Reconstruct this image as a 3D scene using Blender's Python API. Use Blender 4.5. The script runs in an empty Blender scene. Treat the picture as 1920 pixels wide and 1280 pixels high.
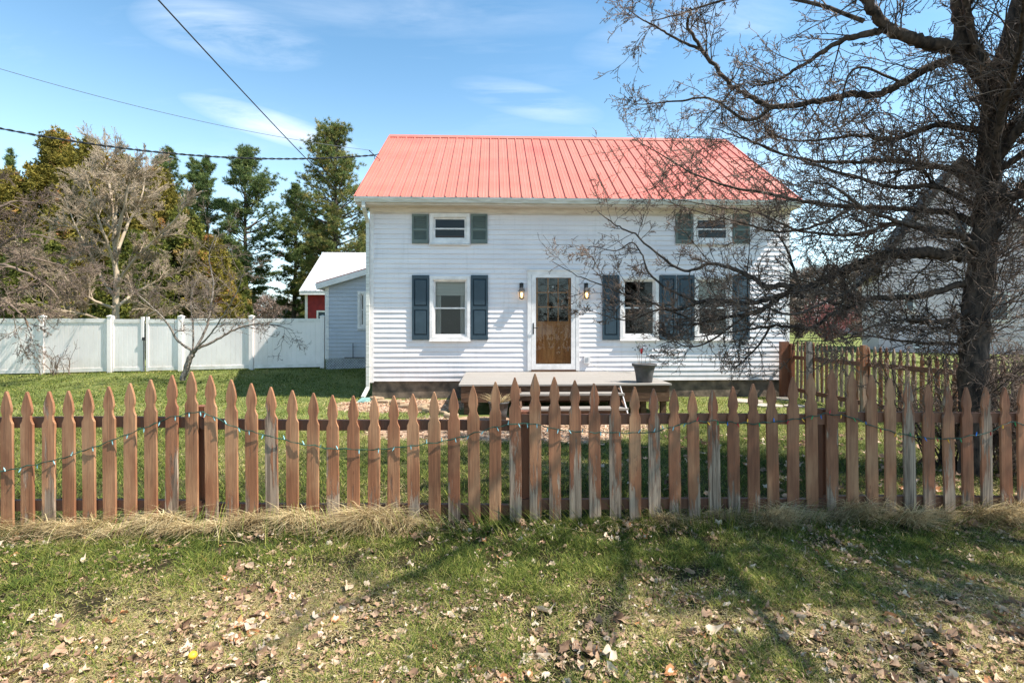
import bpy, math, random
import numpy as np
from mathutils import Vector
random.seed(7); rng = np.random.default_rng(11)
C = bpy.context.scene.collection
sc = bpy.context.scene
F, HY, CAMZ, YAW = 960.0, 608.0, 1.47, math.atan(35/960)
CA, SA = math.cos(YAW), math.sin(YAW)

# photo pixel (1920 x 1280) at world plane Y -> world point (used to measure real sizes and places)
def P(px, py, Y):
    a = (px-960)/F; b = (HY-py)/F
    dx, dy, dz = SA+CA*a, CA-SA*a, b
    t = Y/dy
    return (dx*t, Y, CAMZ+dz*t)
def PX(px, Y): return P(px, 0, Y)[0]
def PZ(px, py, Y): return P(px, py, Y)[2]

def gz(x, y):
    b = np.interp(y, [-30, -2, 1.5, 3, 3.9, 6, 9, 12, 14.2, 16.5, 20, 60, 400], [-.1, -.06, -.03, -.01, .0, -.09, -.2, -.26, -.12, .1, .15, .3, .5])
    left = np.clip((-np.asarray(x)-3)/14., 0, 1)*np.clip((np.asarray(y)-11)/5., 0, 1)*.33
    return b-left+.012*np.sin(np.asarray(x)*1.7+1)*np.sin(np.asarray(y)*1.3)
def gzf(x, y): return float(gz(x, y))

# ---------------------------------------------------------------- object helpers
ORG = {}
def tag(o, label=None, cat=None, group=None, kind=None):
    if label: o['label'] = label
    if cat: o['category'] = cat
    if group: o['group'] = group
    if kind: o['kind'] = kind
    return o
def empty(name, loc, label, cat, group=None):
    o = bpy.data.objects.new(name, None); C.objects.link(o); o.location = loc
    ORG[o.name] = Vector(loc); o.empty_display_size = .1
    return tag(o, label, cat, group)
def link(name, me, parent=None, origin=None):
    po = ORG[parent.name] if parent else Vector((0, 0, 0))
    o = bpy.data.objects.new(name, me); C.objects.link(o)
    o.location = origin-po
    if parent: o.parent = parent
    ORG[o.name] = origin
    return o
class MB:
    def __init__(s): s.v = []; s.f = []; s.sm = []
    def add(s, vs, fs, smooth=False):
        n = len(s.v); s.v += [tuple(map(float, v)) for v in vs]
        for f in fs: s.f.append(tuple(i+n for i in f)); s.sm.append(smooth)
    def box(s, x0, x1, y0, y1, z0, z1):
        s.add([(x0,y0,z0),(x1,y0,z0),(x1,y1,z0),(x0,y1,z0),(x0,y0,z1),(x1,y0,z1),(x1,y1,z1),(x0,y1,z1)],
              [(0,3,2,1),(4,5,6,7),(0,1,5,4),(1,2,6,5),(2,3,7,6),(3,0,4,7)])
    def hexa(s, p):   # 8 corner points, bottom 4 ccw then top 4
        s.add(p, [(0,3,2,1),(4,5,6,7),(0,1,5,4),(1,2,6,5),(2,3,7,6),(3,0,4,7)])
    def prism_y(s, pts, y0, y1):  # outline in xz (ccw seen from -y)
        n = len(pts)
        s.add([(x,y0,z) for x,z in pts]+[(x,y1,z) for x,z in pts],
              [tuple(range(n)), tuple(range(2*n-1, n-1, -1))]+[(i, n+i, n+(i+1)%n, (i+1)%n) for i in range(n)])
    def prism_x(s, pts, x0, x1):  # outline in yz
        n = len(pts)
        s.add([(x0,y,z) for y,z in pts]+[(x1,y,z) for y,z in pts],
              [tuple(range(n-1,-1,-1)), tuple(range(n, 2*n))]+[(i, (i+1)%n, n+(i+1)%n, n+i) for i in range(n)])
    def beam(s, a, b, w, h, up=(0,0,1)):
        a, b = Vector(a), Vector(b); d = (b-a).normalized(); u = Vector(up)
        r = d.cross(u).normalized()*w/2; u2 = r.cross(d).normalized()*h/2
        s.hexa([a-r-u2, a+r-u2, b+r-u2, b-r-u2, a-r+u2, a+r+u2, b+r+u2, b-r+u2])
    def ring(s, x0, x1, z0, z1, w, y0, y1, wb=None, wt=None):   # rectangular frame facing -y
        wb = w if wb is None else wb; wt = w if wt is None else wt
        s.box(x0, x0+w, y0, y1, z0, z1); s.box(x1-w, x1, y0, y1, z0, z1)
        s.box(x0+w, x1-w, y0+.001, y1, z0, z0+wb); s.box(x0+w, x1-w, y0+.001, y1, z1-wt, z1)
    def tube(s, pts, rad, n=6, cap=True, smooth=True):
        pts = np.asarray(pts, float); m = len(pts)
        rad = np.full(m, rad) if np.isscalar(rad) else np.asarray(rad)
        V, Fc = tube_arr(pts, rad, n)
        s.add(V, [tuple(f) for f in Fc], smooth)
        if cap:
            b = len(s.v)-m*n
            s.f.append(tuple(b+i for i in range(n-1,-1,-1))); s.sm.append(False)
            s.f.append(tuple(b+(m-1)*n+i for i in range(n))); s.sm.append(False)
    def lathe(s, c, prof, n=20, smooth=True):
        cx, cy, cz = c; vs = []
        for r, z in prof:
            for i in range(n):
                a = 2*math.pi*i/n; vs.append((cx+r*math.cos(a), cy+r*math.sin(a), cz+z))
        fs = []
        for k in range(len(prof)-1):
            for i in range(n):
                j = (i+1)%n; fs.append((k*n+i, k*n+j, (k+1)*n+j, (k+1)*n+i))
        s.add(vs, fs, smooth)
        b = len(s.v)-len(vs)
        s.f.append(tuple(b+i for i in range(n-1,-1,-1))); s.sm.append(False)
        s.f.append(tuple(b+(len(prof)-1)*n+i for i in range(n))); s.sm.append(False)
    def build(s, name, m, parent=None, origin=None, label=None):
        if origin is None: origin = ORG[parent.name] if parent else Vector((0,0,0))
        origin = Vector(origin)
        me = bpy.data.meshes.new(name)
        me.from_pydata([(x-origin.x, y-origin.y, z-origin.z) for x,y,z in s.v], [], s.f)
        me.polygons.foreach_set('use_smooth', s.sm); me.materials.append(m); me.update()
        o = link(name, me, parent, origin)
        if label: o['label'] = label
        return o
def tube_arr(pts, rad, n):
    m = len(pts)
    t = np.gradient(pts, axis=0); t /= np.linalg.norm(t, axis=1)[:,None]+1e-9
    ref = np.array([0,0,1.]) if abs(t[:,2]).mean() < .8 else np.array([1.,0,0])
    u = np.cross(t, ref); u /= np.linalg.norm(u, axis=1)[:,None]+1e-9
    w = np.cross(t, u)
    a = np.arange(n)*2*math.pi/n
    V = pts[:,None,:]+rad[:,None,None]*(np.cos(a)[None,:,None]*u[:,None,:]+np.sin(a)[None,:,None]*w[:,None,:])
    i = np.arange(n); j = (i+1)%n; k = (np.arange(m-1)*n)[:,None]
    Fc = np.stack([k+i, k+n+i, k+n+j, k+j], -1).reshape(-1,4)
    return V.reshape(-1,3), Fc
def np_mesh(name, V, faces, m, parent=None, origin=(0,0,0), tint=None, smooth=False):
    """V (n,3); faces list of int arrays (k,3) or (k,4); tint per vertex"""
    origin = Vector(origin)
    me = bpy.data.meshes.new(name)
    V = np.asarray(V, np.float32)-np.array(origin, np.float32)
    me.vertices.add(len(V)); me.vertices.foreach_set('co', V.ravel())
    loops = np.concatenate([f.ravel() for f in faces]).astype(np.int32)
    tot = np.concatenate([np.full(len(f), f.shape[1], np.int32) for f in faces])
    start = np.concatenate([[0], np.cumsum(tot)[:-1]]).astype(np.int32)
    me.loops.add(len(loops)); me.loops.foreach_set('vertex_index', loops)
    me.polygons.add(len(tot)); me.polygons.foreach_set('loop_start', start); me.polygons.foreach_set('loop_total', tot)
    if smooth: me.polygons.foreach_set('use_smooth', np.ones(len(tot), bool))
    if tint is not None:
        at = me.attributes.new('tint', 'FLOAT', 'POINT'); at.data.foreach_set('value', np.asarray(tint, np.float32))
    me.materials.append(m); me.update(calc_edges=True)
    return link(name, me, parent, origin)
def noise2(x, y, seed=0):     # smooth value noise 0..1
    r = np.random.default_rng(seed).random((64,64))
    xi = np.floor(x).astype(int); yi = np.floor(y).astype(int); fx = x-xi; fy = y-yi
    fx = fx*fx*(3-2*fx); fy = fy*fy*(3-2*fy)
    g = lambda a,b: r[a%64, b%64]
    return (g(xi,yi)*(1-fx)+g(xi+1,yi)*fx)*(1-fy)+(g(xi,yi+1)*(1-fx)+g(xi+1,yi+1)*fx)*fy

# ---------------------------------------------------------------- materials
def lin(r, g, b):
    f = lambda c: (c/255/12.92) if c/255 <= .04045 else ((c/255+.055)/1.055)**2.4
    return (f(r), f(g), f(b), 1)
class N:
    def __init__(s, name):
        s.m = bpy.data.materials.new(name); s.m.use_nodes = True
        s.t = s.m.node_tree; s.b = s.t.nodes['Principled BSDF']; s.out = s.t.nodes['Material Output']
    def n(s, ty, **k):
        o = s.t.nodes.new(ty)
        for a, v in k.items(): setattr(o, a, v)
        return o
    def l(s, a, b): s.t.links.new(a, b)
    def val(s, inp, v):
        if hasattr(v, 'is_linked'): s.l(v, inp)
        else: inp.default_value = v
    def coord(s, scale=(1,1,1), kind='Object', rnd=0, loc=(0,0,0)):
        tc = s.n('ShaderNodeTexCoord'); mp = s.n('ShaderNodeMapping')
        mp.inputs['Scale'].default_value = scale; mp.inputs['Location'].default_value = loc
        if kind == 'World':
            g = s.n('ShaderNodeNewGeometry'); src = g.outputs['Position']
        else: src = tc.outputs[kind]
        if rnd:
            oi = s.n('ShaderNodeObjectInfo'); mu = s.math('MULTIPLY', oi.outputs['Random'], rnd)
            ad = s.n('ShaderNodeVectorMath', operation='ADD'); s.l(src, ad.inputs[0]); s.l(mu, ad.inputs[1]); src = ad.outputs[0]
        s.l(src, mp.inputs['Vector']); return mp.outputs[0]
    def noise(s, vec, scale, detail=4, rough=.55, dist=0):
        t = s.n('ShaderNodeTexNoise'); t.inputs['Scale'].default_value = scale; t.inputs['Detail'].default_value = detail
        t.inputs['Roughness'].default_value = rough; t.inputs['Distortion'].default_value = dist
        s.l(vec, t.inputs['Vector']); return t.outputs['Fac']
    def math(s, op, a, b=0.0, c=None, clamp=False):
        o = s.n('ShaderNodeMath', operation=op, use_clamp=clamp); s.val(o.inputs[0], a); s.val(o.inputs[1], b)
        if c is not None: s.val(o.inputs[2], c)
        return o.outputs[0]
    def mr(s, v, a, b, c=0., d=1.):
        o = s.n('ShaderNodeMapRange'); s.l(v, o.inputs[0])
        for i, x in enumerate((a,b,c,d)): o.inputs[i+1].default_value = x
        return o.outputs[0]
    def mix(s, f, a, b, ty='MIX'):
        o = s.n('ShaderNodeMix', data_type='RGBA', blend_type=ty); s.val(o.inputs[0], f); s.val(o.inputs[6], a); s.val(o.inputs[7], b)
        return o.outputs[2]
    def ramp(s, v, stops):
        o = s.n('ShaderNodeValToRGB'); s.l(v, o.inputs[0]); e = o.color_ramp.elements
        while len(e) < len(stops): e.new(.5)
        for i, (p, c) in enumerate(stops): e[i].position = p; e[i].color = c
        return o.outputs[0]
    def attr(s, name='tint'): return s.n('ShaderNodeAttribute', attribute_name=name).outputs['Fac']
    def bump(s, h, dist=.01, st=1.):
        o = s.n('ShaderNodeBump'); o.inputs['Distance'].default_value = dist; o.inputs['Strength'].default_value = st
        s.l(h, o.inputs['Height']); s.l(o.outputs[0], s.b.inputs['Normal'])
    def set(s, col=None, rough=None, metal=None, spec=None):
        if col is not None: s.val(s.b.inputs['Base Color'], col)
        if rough is not None: s.val(s.b.inputs['Roughness'], rough)
        if metal is not None: s.b.inputs['Metallic'].default_value = metal
        if spec is not None: s.b.inputs['Specular IOR Level'].default_value = spec
        return s
def plain(name, c1, c2=None, scale=8, rough=.6, bump=0, stretch=(1,1,1), spec=.4, kind='Object', rnd=0, metal=0, detail=5, lo=.35, hi=.65):
    k = N(name); v = k.coord(stretch, kind, rnd); f = k.noise(v, scale, detail)
    k.set(k.mix(k.mr(f, lo, hi), c1, c2 or c1), rough, metal, spec)
    if bump: k.bump(f, bump)
    return k.m
def foliage(name, stops, rough=.75, trans=.0):
    k = N(name); a = k.attr(); col = k.ramp(a, stops); k.set(col, rough, spec=.2)
    if trans:
        tr = k.n('ShaderNodeBsdfTranslucent'); k.l(col, tr.inputs[0]); mx = k.n('ShaderNodeMixShader'); mx.inputs[0].default_value = trans
        k.l(k.b.outputs[0], mx.inputs[1]); k.l(tr.outputs[0], mx.inputs[2]); k.l(mx.outputs[0], k.out.inputs[0])
    return k.m
M = {}
def siding_mat(name, c1, c2, dirt):
    k = N(name); v = k.coord((.6,.6,3)); f = k.noise(v, 1.2, 6)
    v2 = k.coord((1,1,1)); f2 = k.noise(v2, 14, 5)
    col = k.mix(k.mr(f,.3,.7), c1, c2)
    col = k.mix(k.mr(f2,.62,.8,0,.5), col, dirt)
    v3 = k.coord((9,9,.7)); f3 = k.noise(v3, 1.0, 5, .6)
    col = k.mix(k.mr(f3,.55,.8,0,.35), col, dirt)
    tc = k.n('ShaderNodeTexCoord'); sz = k.n('ShaderNodeSeparateXYZ'); k.l(tc.outputs['Object'], sz.inputs[0])
    v5 = k.coord((2.5,2.5,1)); sp_ = k.math('ADD', k.mr(sz.outputs['Z'], .35, .95, .42, -.1), k.math('MULTIPLY', k.math('SUBTRACT', k.noise(v5, 2.5, 5, .65), .5), .9))
    col = k.mix(k.math('MULTIPLY', k.math('MAXIMUM', sp_, 0), .55, clamp=True), col, lin(150,136,118))
    k.set(col, k.mr(f2,.3,.7,.38,.55), spec=.4); k.bump(f, .002); return k.m
M['siding'] = siding_mat('white_siding', lin(232,224,222), lin(214,207,208), lin(178,172,166))
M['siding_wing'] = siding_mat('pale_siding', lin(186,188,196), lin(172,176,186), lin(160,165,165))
M['trim'] = plain('white_trim', lin(234,227,223), lin(212,206,202), 6, .45, .001)
M['eave'] = plain('cream_eave', lin(216,204,192), lin(194,180,168), 3, .6, .001, (1,6,6))
M['gutter'] = plain('gutter_white', lin(215,214,208), lin(178,175,165), 3, .35, 0, (1,8,8))
def roof_mat():
    k = N('red_metal_roof'); v = k.coord((.35,1,1)); f = k.noise(v, 1.6, 6, .6)
    v2 = k.coord((6,.5,.5)); f2 = k.noise(v2, 1.5, 4)
    col = k.mix(k.mr(f,.3,.7), lin(190,103,86), lin(180,110,94))
    col = k.mix(k.mr(f2,.5,.75,0,.55), col, lin(196,118,104))
    v3 = k.coord(); f3 = k.noise(v3, 40, 2); col = k.mix(k.mr(f3,.72,.78,0,.5), col, lin(150,80,60))
    v4 = k.coord(); f4 = k.noise(v4, .5, 3); col = k.mix(k.mr(f4,.6,.72,0,.35), col, lin(190,76,68))
    k.set(col, k.mr(f,.3,.7,.42,.6), spec=.45); return k.m
M['roof'] = roof_mat()
M['roof_white'] = plain('white_metal_roof', lin(196,197,200), lin(170,172,176), 2, .5, 0, (4,.5,.5))
M['grey_roof'] = plain('brown_shingle', lin(88,76,70), lin(60,52,50), 6, .8, .01)
M['shutter_g'] = plain('green_shutter', lin(104,114,106), lin(90,100,96), 4, .6, 0)
M['shutter_b'] = plain('blue_shutter', lin(54,70,80), lin(42,58,68), 3, .45, 0)
M['concrete'] = plain('foundation_stone', lin(128,110,94), lin(76,66,58), 5, .9, .02)
M['black'] = plain('black_metal', lin(28,28,30), lin(42,40,40), 20, .5, .001)
M['interior'] = plain('interior_paint', lin(92,80,70), lin(70,60,52), 1, .9)
M['curtain'] = plain('curtain_cloth', lin(205,200,190), lin(170,168,160), 4, .9, .01, (8,8,.4))
M['shade'] = plain('window_shade', lin(196,192,180), lin(176,172,160), 3, .9, .002, (.5,.5,30))
def glass():
    k = N('window_glass'); g = k.n('ShaderNodeBsdfGlossy'); g.inputs['Roughness'].default_value = .02
    v = k.coord(); f = k.noise(v, 2.5, 2); bp = k.n('ShaderNodeBump'); bp.inputs['Distance'].default_value = .004; k.l(f, bp.inputs['Height']); k.l(bp.outputs[0], g.inputs['Normal'])
    t = k.n('ShaderNodeBsdfTransparent'); t.inputs[0].default_value = (.9,.92,.92,1)
    fr = k.n('ShaderNodeFresnel'); fr.inputs[0].default_value = 1.5
    ad = k.math('MULTIPLY', fr.outputs[0], .9, clamp=True); mx = k.n('ShaderNodeMixShader'); k.l(ad, mx.inputs[0])
    k.l(t.outputs[0], mx.inputs[1]); k.l(g.outputs[0], mx.inputs[2]); k.l(mx.outputs[0], k.out.inputs[0]); return k.m
M['glass'] = glass()
def wood(name, c1, c2, c3, rnd=0, sc=(18,18,1.2), rough=.65):
    k = N(name); v = k.coord(sc, rnd=rnd); f = k.noise(v, 1.6, 7, .62, .6)
    v2 = k.coord((sc[0]*3,sc[1]*3,sc[2]*1.2), rnd=rnd); f2 = k.noise(v2, 2, 4)
    col = k.mix(k.mr(f,.3,.7), c1, c2); col = k.mix(k.mr(f2,.55,.75,0,.7), col, c3)
    k.set(col, rough, spec=.3); k.bump(f, .004); return k.m
M['door_wood'] = wood('stained_door', lin(206,142,84), lin(164,102,56), lin(220,166,108), sc=(10,10,.8))
M['door_frame_wood'] = wood('orange_door_rail', lin(150,92,48), lin(118,66,32), lin(96,50,24), sc=(2,2,2))
M['deck'] = wood('composite_deck', lin(154,146,138), lin(140,133,126), lin(122,114,106), sc=(.6,9,9), rough=.7)
M['step'] = wood('grey_tread', lin(150,142,134), lin(132,124,116), lin(112,104,98), sc=(.8,9,9), rough=.7)
M['deck_skirt'] = wood('old_rough_timber', lin(104,76,56), lin(70,50,38), lin(128,104,84), sc=(1.2,14,14), rough=.9)
def picket_mat(name, rnd, orange, bare_bias, worn, sc=1.):
    k = N(name); v = k.coord((13*sc,13*sc,2.0), rnd=rnd); f = k.noise(v, 1.0, 8, .68, .3)
    vg = k.coord((46,46,1.6), rnd=rnd); g = k.noise(vg, 1.0, 7, .65, .8)
    tc = k.n('ShaderNodeTexCoord'); sep = k.n('ShaderNodeSeparateXYZ'); k.l(tc.outputs['Object'], sep.inputs[0])
    oi = k.n('ShaderNodeObjectInfo')
    low = k.math('ADD', k.mr(sep.outputs['Z'], .0, .22, .1, 0.), k.mr(sep.outputs['Z'], .1, .8, .09, 0.))
    r2 = k.mr(oi.outputs['Random'], 0, 1, -.13, worn)
    fg = k.math('ADD', k.math('MULTIPLY', f, .72), k.math('MULTIPLY', g, .28))
    s = k.math('ADD', k.math('ADD', fg, low), r2)
    e = k.math('ADD', s, bare_bias)
    mask = k.mr(e, .59, .635); halo = k.mr(e, .575, .62)
    v3 = k.coord((30,30,1.2), rnd=rnd); gr = k.noise(v3, 1.3, 6, .6, 1.)
    oc = k.mix(k.mr(g,.3,.7), orange[0], orange[1])
    vb = k.coord((5,5,1.6), rnd=rnd*3); oc = k.mix(k.mr(k.noise(vb, 1.2, 5),.42,.62,0,.8), oc, orange[2])
    vd = k.coord((70,70,3.), rnd=rnd*4); oc = k.mix(k.mr(k.noise(vd, 1.2, 6, .7),.5,.72,0,.55), oc, lin(104,62,42))
    hs = k.n('ShaderNodeHueSaturation'); k.l(k.mr(oi.outputs['Random'],0,1,.82,1.1), hs.inputs['Value']); k.l(oc, hs.inputs['Color']); oc = hs.outputs[0]
    oc = k.mix(k.math('MULTIPLY', halo, .45), oc, lin(120,64,36))
    gc = k.mix(k.mr(gr,.36,.62), lin(98,80,66), lin(174,150,128))
    gc = k.mix(k.mr(g,.55,.72), gc, lin(80,66,56))
    col = k.mix(mask, oc, gc)
    vk = k.coord((14,14,3.2), rnd=rnd*2); kn = k.noise(vk, 1.4, 2)
    col = k.mix(k.mr(kn,.74,.78,0,.8), col, lin(84,48,30))
    vn = k.coord((60,60,1.1), rnd=rnd*5); cr = k.noise(vn, 1, 2); col = k.mix(k.mr(cr,.72,.76,0,.75), col, lin(58,36,26))
    k.set(col, k.math('ADD', k.math('MULTIPLY', mask, .25), .55), spec=.3)
    h = k.math('SUBTRACT', k.math('MULTIPLY', g, .6), k.math('MULTIPLY', mask, .35))
    k.bump(h, .008); return k.m
ORA = (lin(160,108,76), lin(122,80,57), lin(184,138,102))
M['picket'] = picket_mat('peeling_orange_paint', 37., ORA, -.025, .07)
M['picket_worn'] = picket_mat('worn_orange_paint', 53., (lin(148,96,68), lin(112,72,52), lin(166,116,84)), .035, .1)
M['rail'] = picket_mat('brown_rail_paint', 11., (lin(110,72,54), lin(84,58,46), lin(122,82,60)), -.27, .07, .5)
M['side_picket'] = picket_mat('weathered_side_picket', 29., (lin(150,96,64), lin(130,84,60), lin(160,110,74)), .1, .15)
M['post'] = picket_mat('brown_post_paint', 19., (lin(122,76,54), lin(100,62,46), lin(132,84,60)), -.12, .02)
M['grey_post'] = wood('grey_weathered_post', lin(140,134,128), lin(112,106,100), lin(90,84,80))
M['vinyl'] = plain('white_vinyl', lin(244,236,228), lin(228,220,214), 1.2, .4, 0, (1,1,2.5))
def vinyl_mat():
    k = N('white_vinyl'); g = k.n('ShaderNodeNewGeometry'); sz = k.n('ShaderNodeSeparateXYZ'); k.l(g.outputs['Position'], sz.inputs[0])
    v = k.coord((1,1,.6), 'World'); f = k.noise(v, 1.1, 5, .6); col = k.mix(k.mr(f,.35,.65), lin(248,238,232), lin(232,222,216))
    v2 = k.coord((3,3,1.4), 'World'); f2 = k.noise(v2, 1.6, 6, .65)
    d = k.math('ADD', k.mr(sz.outputs['Z'], .0, .6, .38, -.25), k.math('MULTIPLY', k.math('SUBTRACT', f2, .5), 1.3))
    col = k.mix(k.math('MULTIPLY', k.math('MAXIMUM', d, 0), .5, clamp=True), col, lin(168,158,132))
    k.set(col, .42, spec=.4); return k.m
M['vinyl'] = vinyl_mat()
M['vinyl_rail'] = plain('white_vinyl_rail', lin(242,234,228), lin(214,206,196), 3, .42, 0)
M['red_barn'] = plain('red_barn_paint', lin(150,44,40), lin(120,34,34), 3, .7, .002)
M['neighbor'] = siding_mat('mauve_grey_siding', lin(208,194,194), lin(194,180,182), lin(156,144,144))
M['pot'] = plain('dark_plastic_pot', lin(84,82,80), lin(62,60,60), 9, .6, .003)
M['soil'] = plain('potting_soil', lin(50,38,30), lin(30,22,18), 40, .95, .02)
M['stone'] = plain('edging_stone', lin(176,152,122), lin(138,114,88), 7, .85, .01, rnd=9)
M['slab'] = plain('flagstone', lin(180,168,152), lin(150,138,122), 5, .85, .008, rnd=9)
M['teal'] = plain('teal_plastic', lin(128,160,152), lin(104,138,130), 9, .5)
M['cable'] = plain('black_cable', lin(34,34,36), lin(48,48,50), 5, .6)
M['cable_grey'] = plain('grey_cable', lin(92,98,106), lin(80,84,90), 5, .5)
M['wire_green'] = plain('green_wire', lin(30,62,50), lin(40,84,70), 40, .5)
M['lattice'] = plain('white_lattice', lin(176,178,180), lin(150,152,156), 6, .6)
M['brass'] = plain('brass_metal', lin(150,140,120), lin(120,108,90), 9, .35, metal=.8)
M['orange_label'] = plain('red_tag', lin(180,40,44), lin(150,30,36), 9, .6)
M['bark_apple'] = plain('apple_bark', lin(98,82,70), lin(40,34,30), 22, .9, .02, (1,1,.35), kind='World')
M['twig_apple'] = plain('apple_twig', lin(140,116,98), lin(64,52,46), 3, .7, 0, kind='World')
M['bark_pale'] = plain('pale_grey_bark', lin(176,156,132), lin(134,118,98), 1.2, .85, .01, kind='World')
M['bark_brown'] = plain('brown_twig', lin(128,108,92), lin(92,76,66), 1.2, .85, .0, kind='World')
M['bark_pine'] = plain('pine_bark', lin(92,78,68), lin(58,48,42), 3, .9, .02, kind='World')
M['bark_mottled'] = plain('mottled_lichen_bark', lin(150,138,126), lin(84,72,64), 22, .85, .01, kind='World')
G = lambda *c: lin(*c)
M['pine'] = foliage('pine_needles', [(0,G(58,74,42)),(.5,G(92,108,60)),(.8,G(120,130,74)),(1,G(152,144,86))], trans=.15)
M['pine_yellow'] = foliage('pine_needles_yellowing', [(0,G(54,74,42)),(.4,G(92,106,56)),(.75,G(140,132,72)),(1,G(170,146,86))], trans=.15)
M['cedar'] = foliage('cedar_sprays', [(0,G(84,80,34)),(.5,G(130,118,50)),(.85,G(158,138,62)),(1,G(176,124,80))], trans=.15)
M['cedar_dark'] = foliage('cedar_sprays_dark', [(0,G(62,72,32)),(.5,G(104,108,46)),(.85,G(138,132,58)),(1,G(152,124,72))], trans=.15)
M['grass'] = foliage('lawn_blades', [(0,G(44,58,22)),(.28,G(90,104,40)),(.48,G(142,142,64)),(.64,G(172,158,98)),(.85,G(202,184,138)),(1,G(150,122,86))], trans=.2)
M['straw'] = foliage('dead_straw', [(0,G(110,88,60)),(.5,G(180,156,112)),(1,G(226,208,164))], trans=.15)
M['leaf'] = foliage('dry_leaves', [(0,G(96,74,58)),(.35,G(152,120,96)),(.62,G(186,154,124)),(.9,G(214,196,172)),(.98,G(204,180,150)),(1,G(178,122,82))], trans=.15)
M['far_trees'] = plain('far_twig_haze', lin(132,112,98), lin(96,80,72), 1.5, .95, 0, kind='World')
M['red_bush'] = plain('red_twigs', lin(140,72,72), lin(104,60,60), 2, .8, 0, kind='World')
def ground_mat():
    k = N('lawn_soil'); v = k.coord((1,1,1), 'World')
    f = k.noise(v, .9, 6, .6); f2 = k.noise(v, 30, 5, .7); f3 = k.noise(v, 5, 4)
    near = k.mix(k.mr(f2,.35,.65), lin(60,52,32), lin(38,36,20))
    near = k.mix(k.mr(f3,.5,.7,0,.7), near, lin(84,68,46))
    far = k.mix(k.mr(f,.35,.65), lin(98,108,54), lin(124,126,72))
    g = k.n('ShaderNodeNewGeometry'); sp = k.n('ShaderNodeSeparateXYZ'); k.l(g.outputs['Position'], sp.inputs[0])
    col = k.mix(k.mr(sp.outputs['Y'], 4, 9), near, far)
    # bare soil bed in front of the porch
    X, Y = sp.outputs['X'], sp.outputs['Y']
    nz = k.math('MULTIPLY', k.math('SUBTRACT', k.noise(v, 1.6, 5, .6), .5), 1.6)
    a = k.math('DIVIDE', k.math('SUBTRACT', X, .3), 2.2); b = k.math('DIVIDE', k.math('SUBTRACT', Y, 8.1), 1.35)
    d = k.math('ADD', k.math('ADD', k.math('MULTIPLY', a, a), k.math('MULTIPLY', b, b)), nz)
    a2 = k.math('DIVIDE', k.math('ADD', X, 1.8), 1.5); b2 = k.math('DIVIDE', k.math('SUBTRACT', Y, 10.9), 1.0)
    d2 = k.math('ADD', k.math('ADD', k.math('MULTIPLY', a2, a2), k.math('MULTIPLY', b2, b2)), nz)
    md = k.mr(k.math('MINIMUM', d, d2), .8, 1.15, 1, 0)
    dirt = k.mix(k.mr(f2,.35,.65), lin(158,124,98), lin(196,164,136))
    col = k.mix(md, col, dirt); k.set(col, .95, spec=.15); k.bump(f2, .03); return k.m
M['ground'] = ground_mat()
M['glow'] = None
def emis(name, c, st):
    k = N(name); k.set(c, .4); k.b.inputs['Emission Color'].default_value = c; k.b.inputs['Emission Strength'].default_value = st; k.m.cycles.emission_sampling = 'NONE'; return k.m
M['bulb'] = emis('warm_bulb', lin(255,196,110), 4.5)
M['lantern_glass'] = emis('amber_glass', lin(236,196,130), .55)
BULB = [plain('bulb_blue', lin(40,110,190), rough=.3), plain('bulb_red', lin(190,40,50), rough=.3), plain('bulb_yellow', lin(230,170,40), rough=.3), plain('bulb_green', lin(30,140,80), rough=.3), plain('bulb_clear', lin(160,200,200), lin(120,170,175), 9, .3)]

# ---------------------------------------------------------------- world, sun, camera
SUN = Vector((1, -.28, 1.4)).normalized()
el = math.asin(SUN.z); rot = math.atan2(SUN.x, SUN.y)
w = bpy.data.worlds.new('World'); sc.world = w; w.use_nodes = True; nt = w.node_tree
bg = nt.nodes['Background']
sky = nt.nodes.new('ShaderNodeTexSky'); sky.sky_type = 'NISHITA'; sky.sun_disc = False
sky.sun_elevation = el; sky.sun_rotation = rot; sky.air_density = 1.0; sky.dust_density = .4; sky.ozone_density = 2.2
def wn(ty, **k):
    o = nt.nodes.new(ty)
    for a, v in k.items(): setattr(o, a, v)
    return o
def wm(op, a, b=0., clamp=False):
    o = wn('ShaderNodeMath', operation=op, use_clamp=clamp)
    for i, x in enumerate((a, b)):
        if hasattr(x, 'is_linked'): nt.links.new(x, o.inputs[i])
        else: o.inputs[i].default_value = x
    return o.outputs[0]
tc = wn('ShaderNodeTexCoord'); sp = wn('ShaderNodeSeparateXYZ'); nt.links.new(tc.outputs['Generated'], sp.inputs[0])
zc = wm('MAXIMUM', sp.outputs[2], .02)
uu = wm('DIVIDE', sp.outputs[0], wm('MAXIMUM', sp.outputs[1], .05)); vv = wm('DIVIDE', sp.outputs[2], wm('MAXIMUM', sp.outputs[1], .05))
cb = wn('ShaderNodeCombineXYZ'); nt.links.new(wm('DIVIDE', sp.outputs[0], wm('ADD', zc, .12)), cb.inputs[0]); nt.links.new(wm('DIVIDE', sp.outputs[1], wm('ADD', zc, .12)), cb.inputs[1])
mp = wn('ShaderNodeMapping'); cb2 = wn('ShaderNodeCombineXYZ'); nt.links.new(uu, cb2.inputs[0]); nt.links.new(vv, cb2.inputs[1]); mp.inputs['Scale'].default_value = (1.5, 7, 1); mp.inputs['Rotation'].default_value = (0,0,.2); nt.links.new(cb2.outputs[0], mp.inputs[0])
nz = wn('ShaderNodeTexNoise'); nz.inputs['Scale'].default_value = 1.5; nz.inputs['Detail'].default_value = 9; nz.inputs['Roughness'].default_value = .62; nz.inputs['Distortion'].default_value = .4
nt.links.new(mp.outputs[0], nz.inputs['Vector'])
fine = nz.outputs['Fac']
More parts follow.
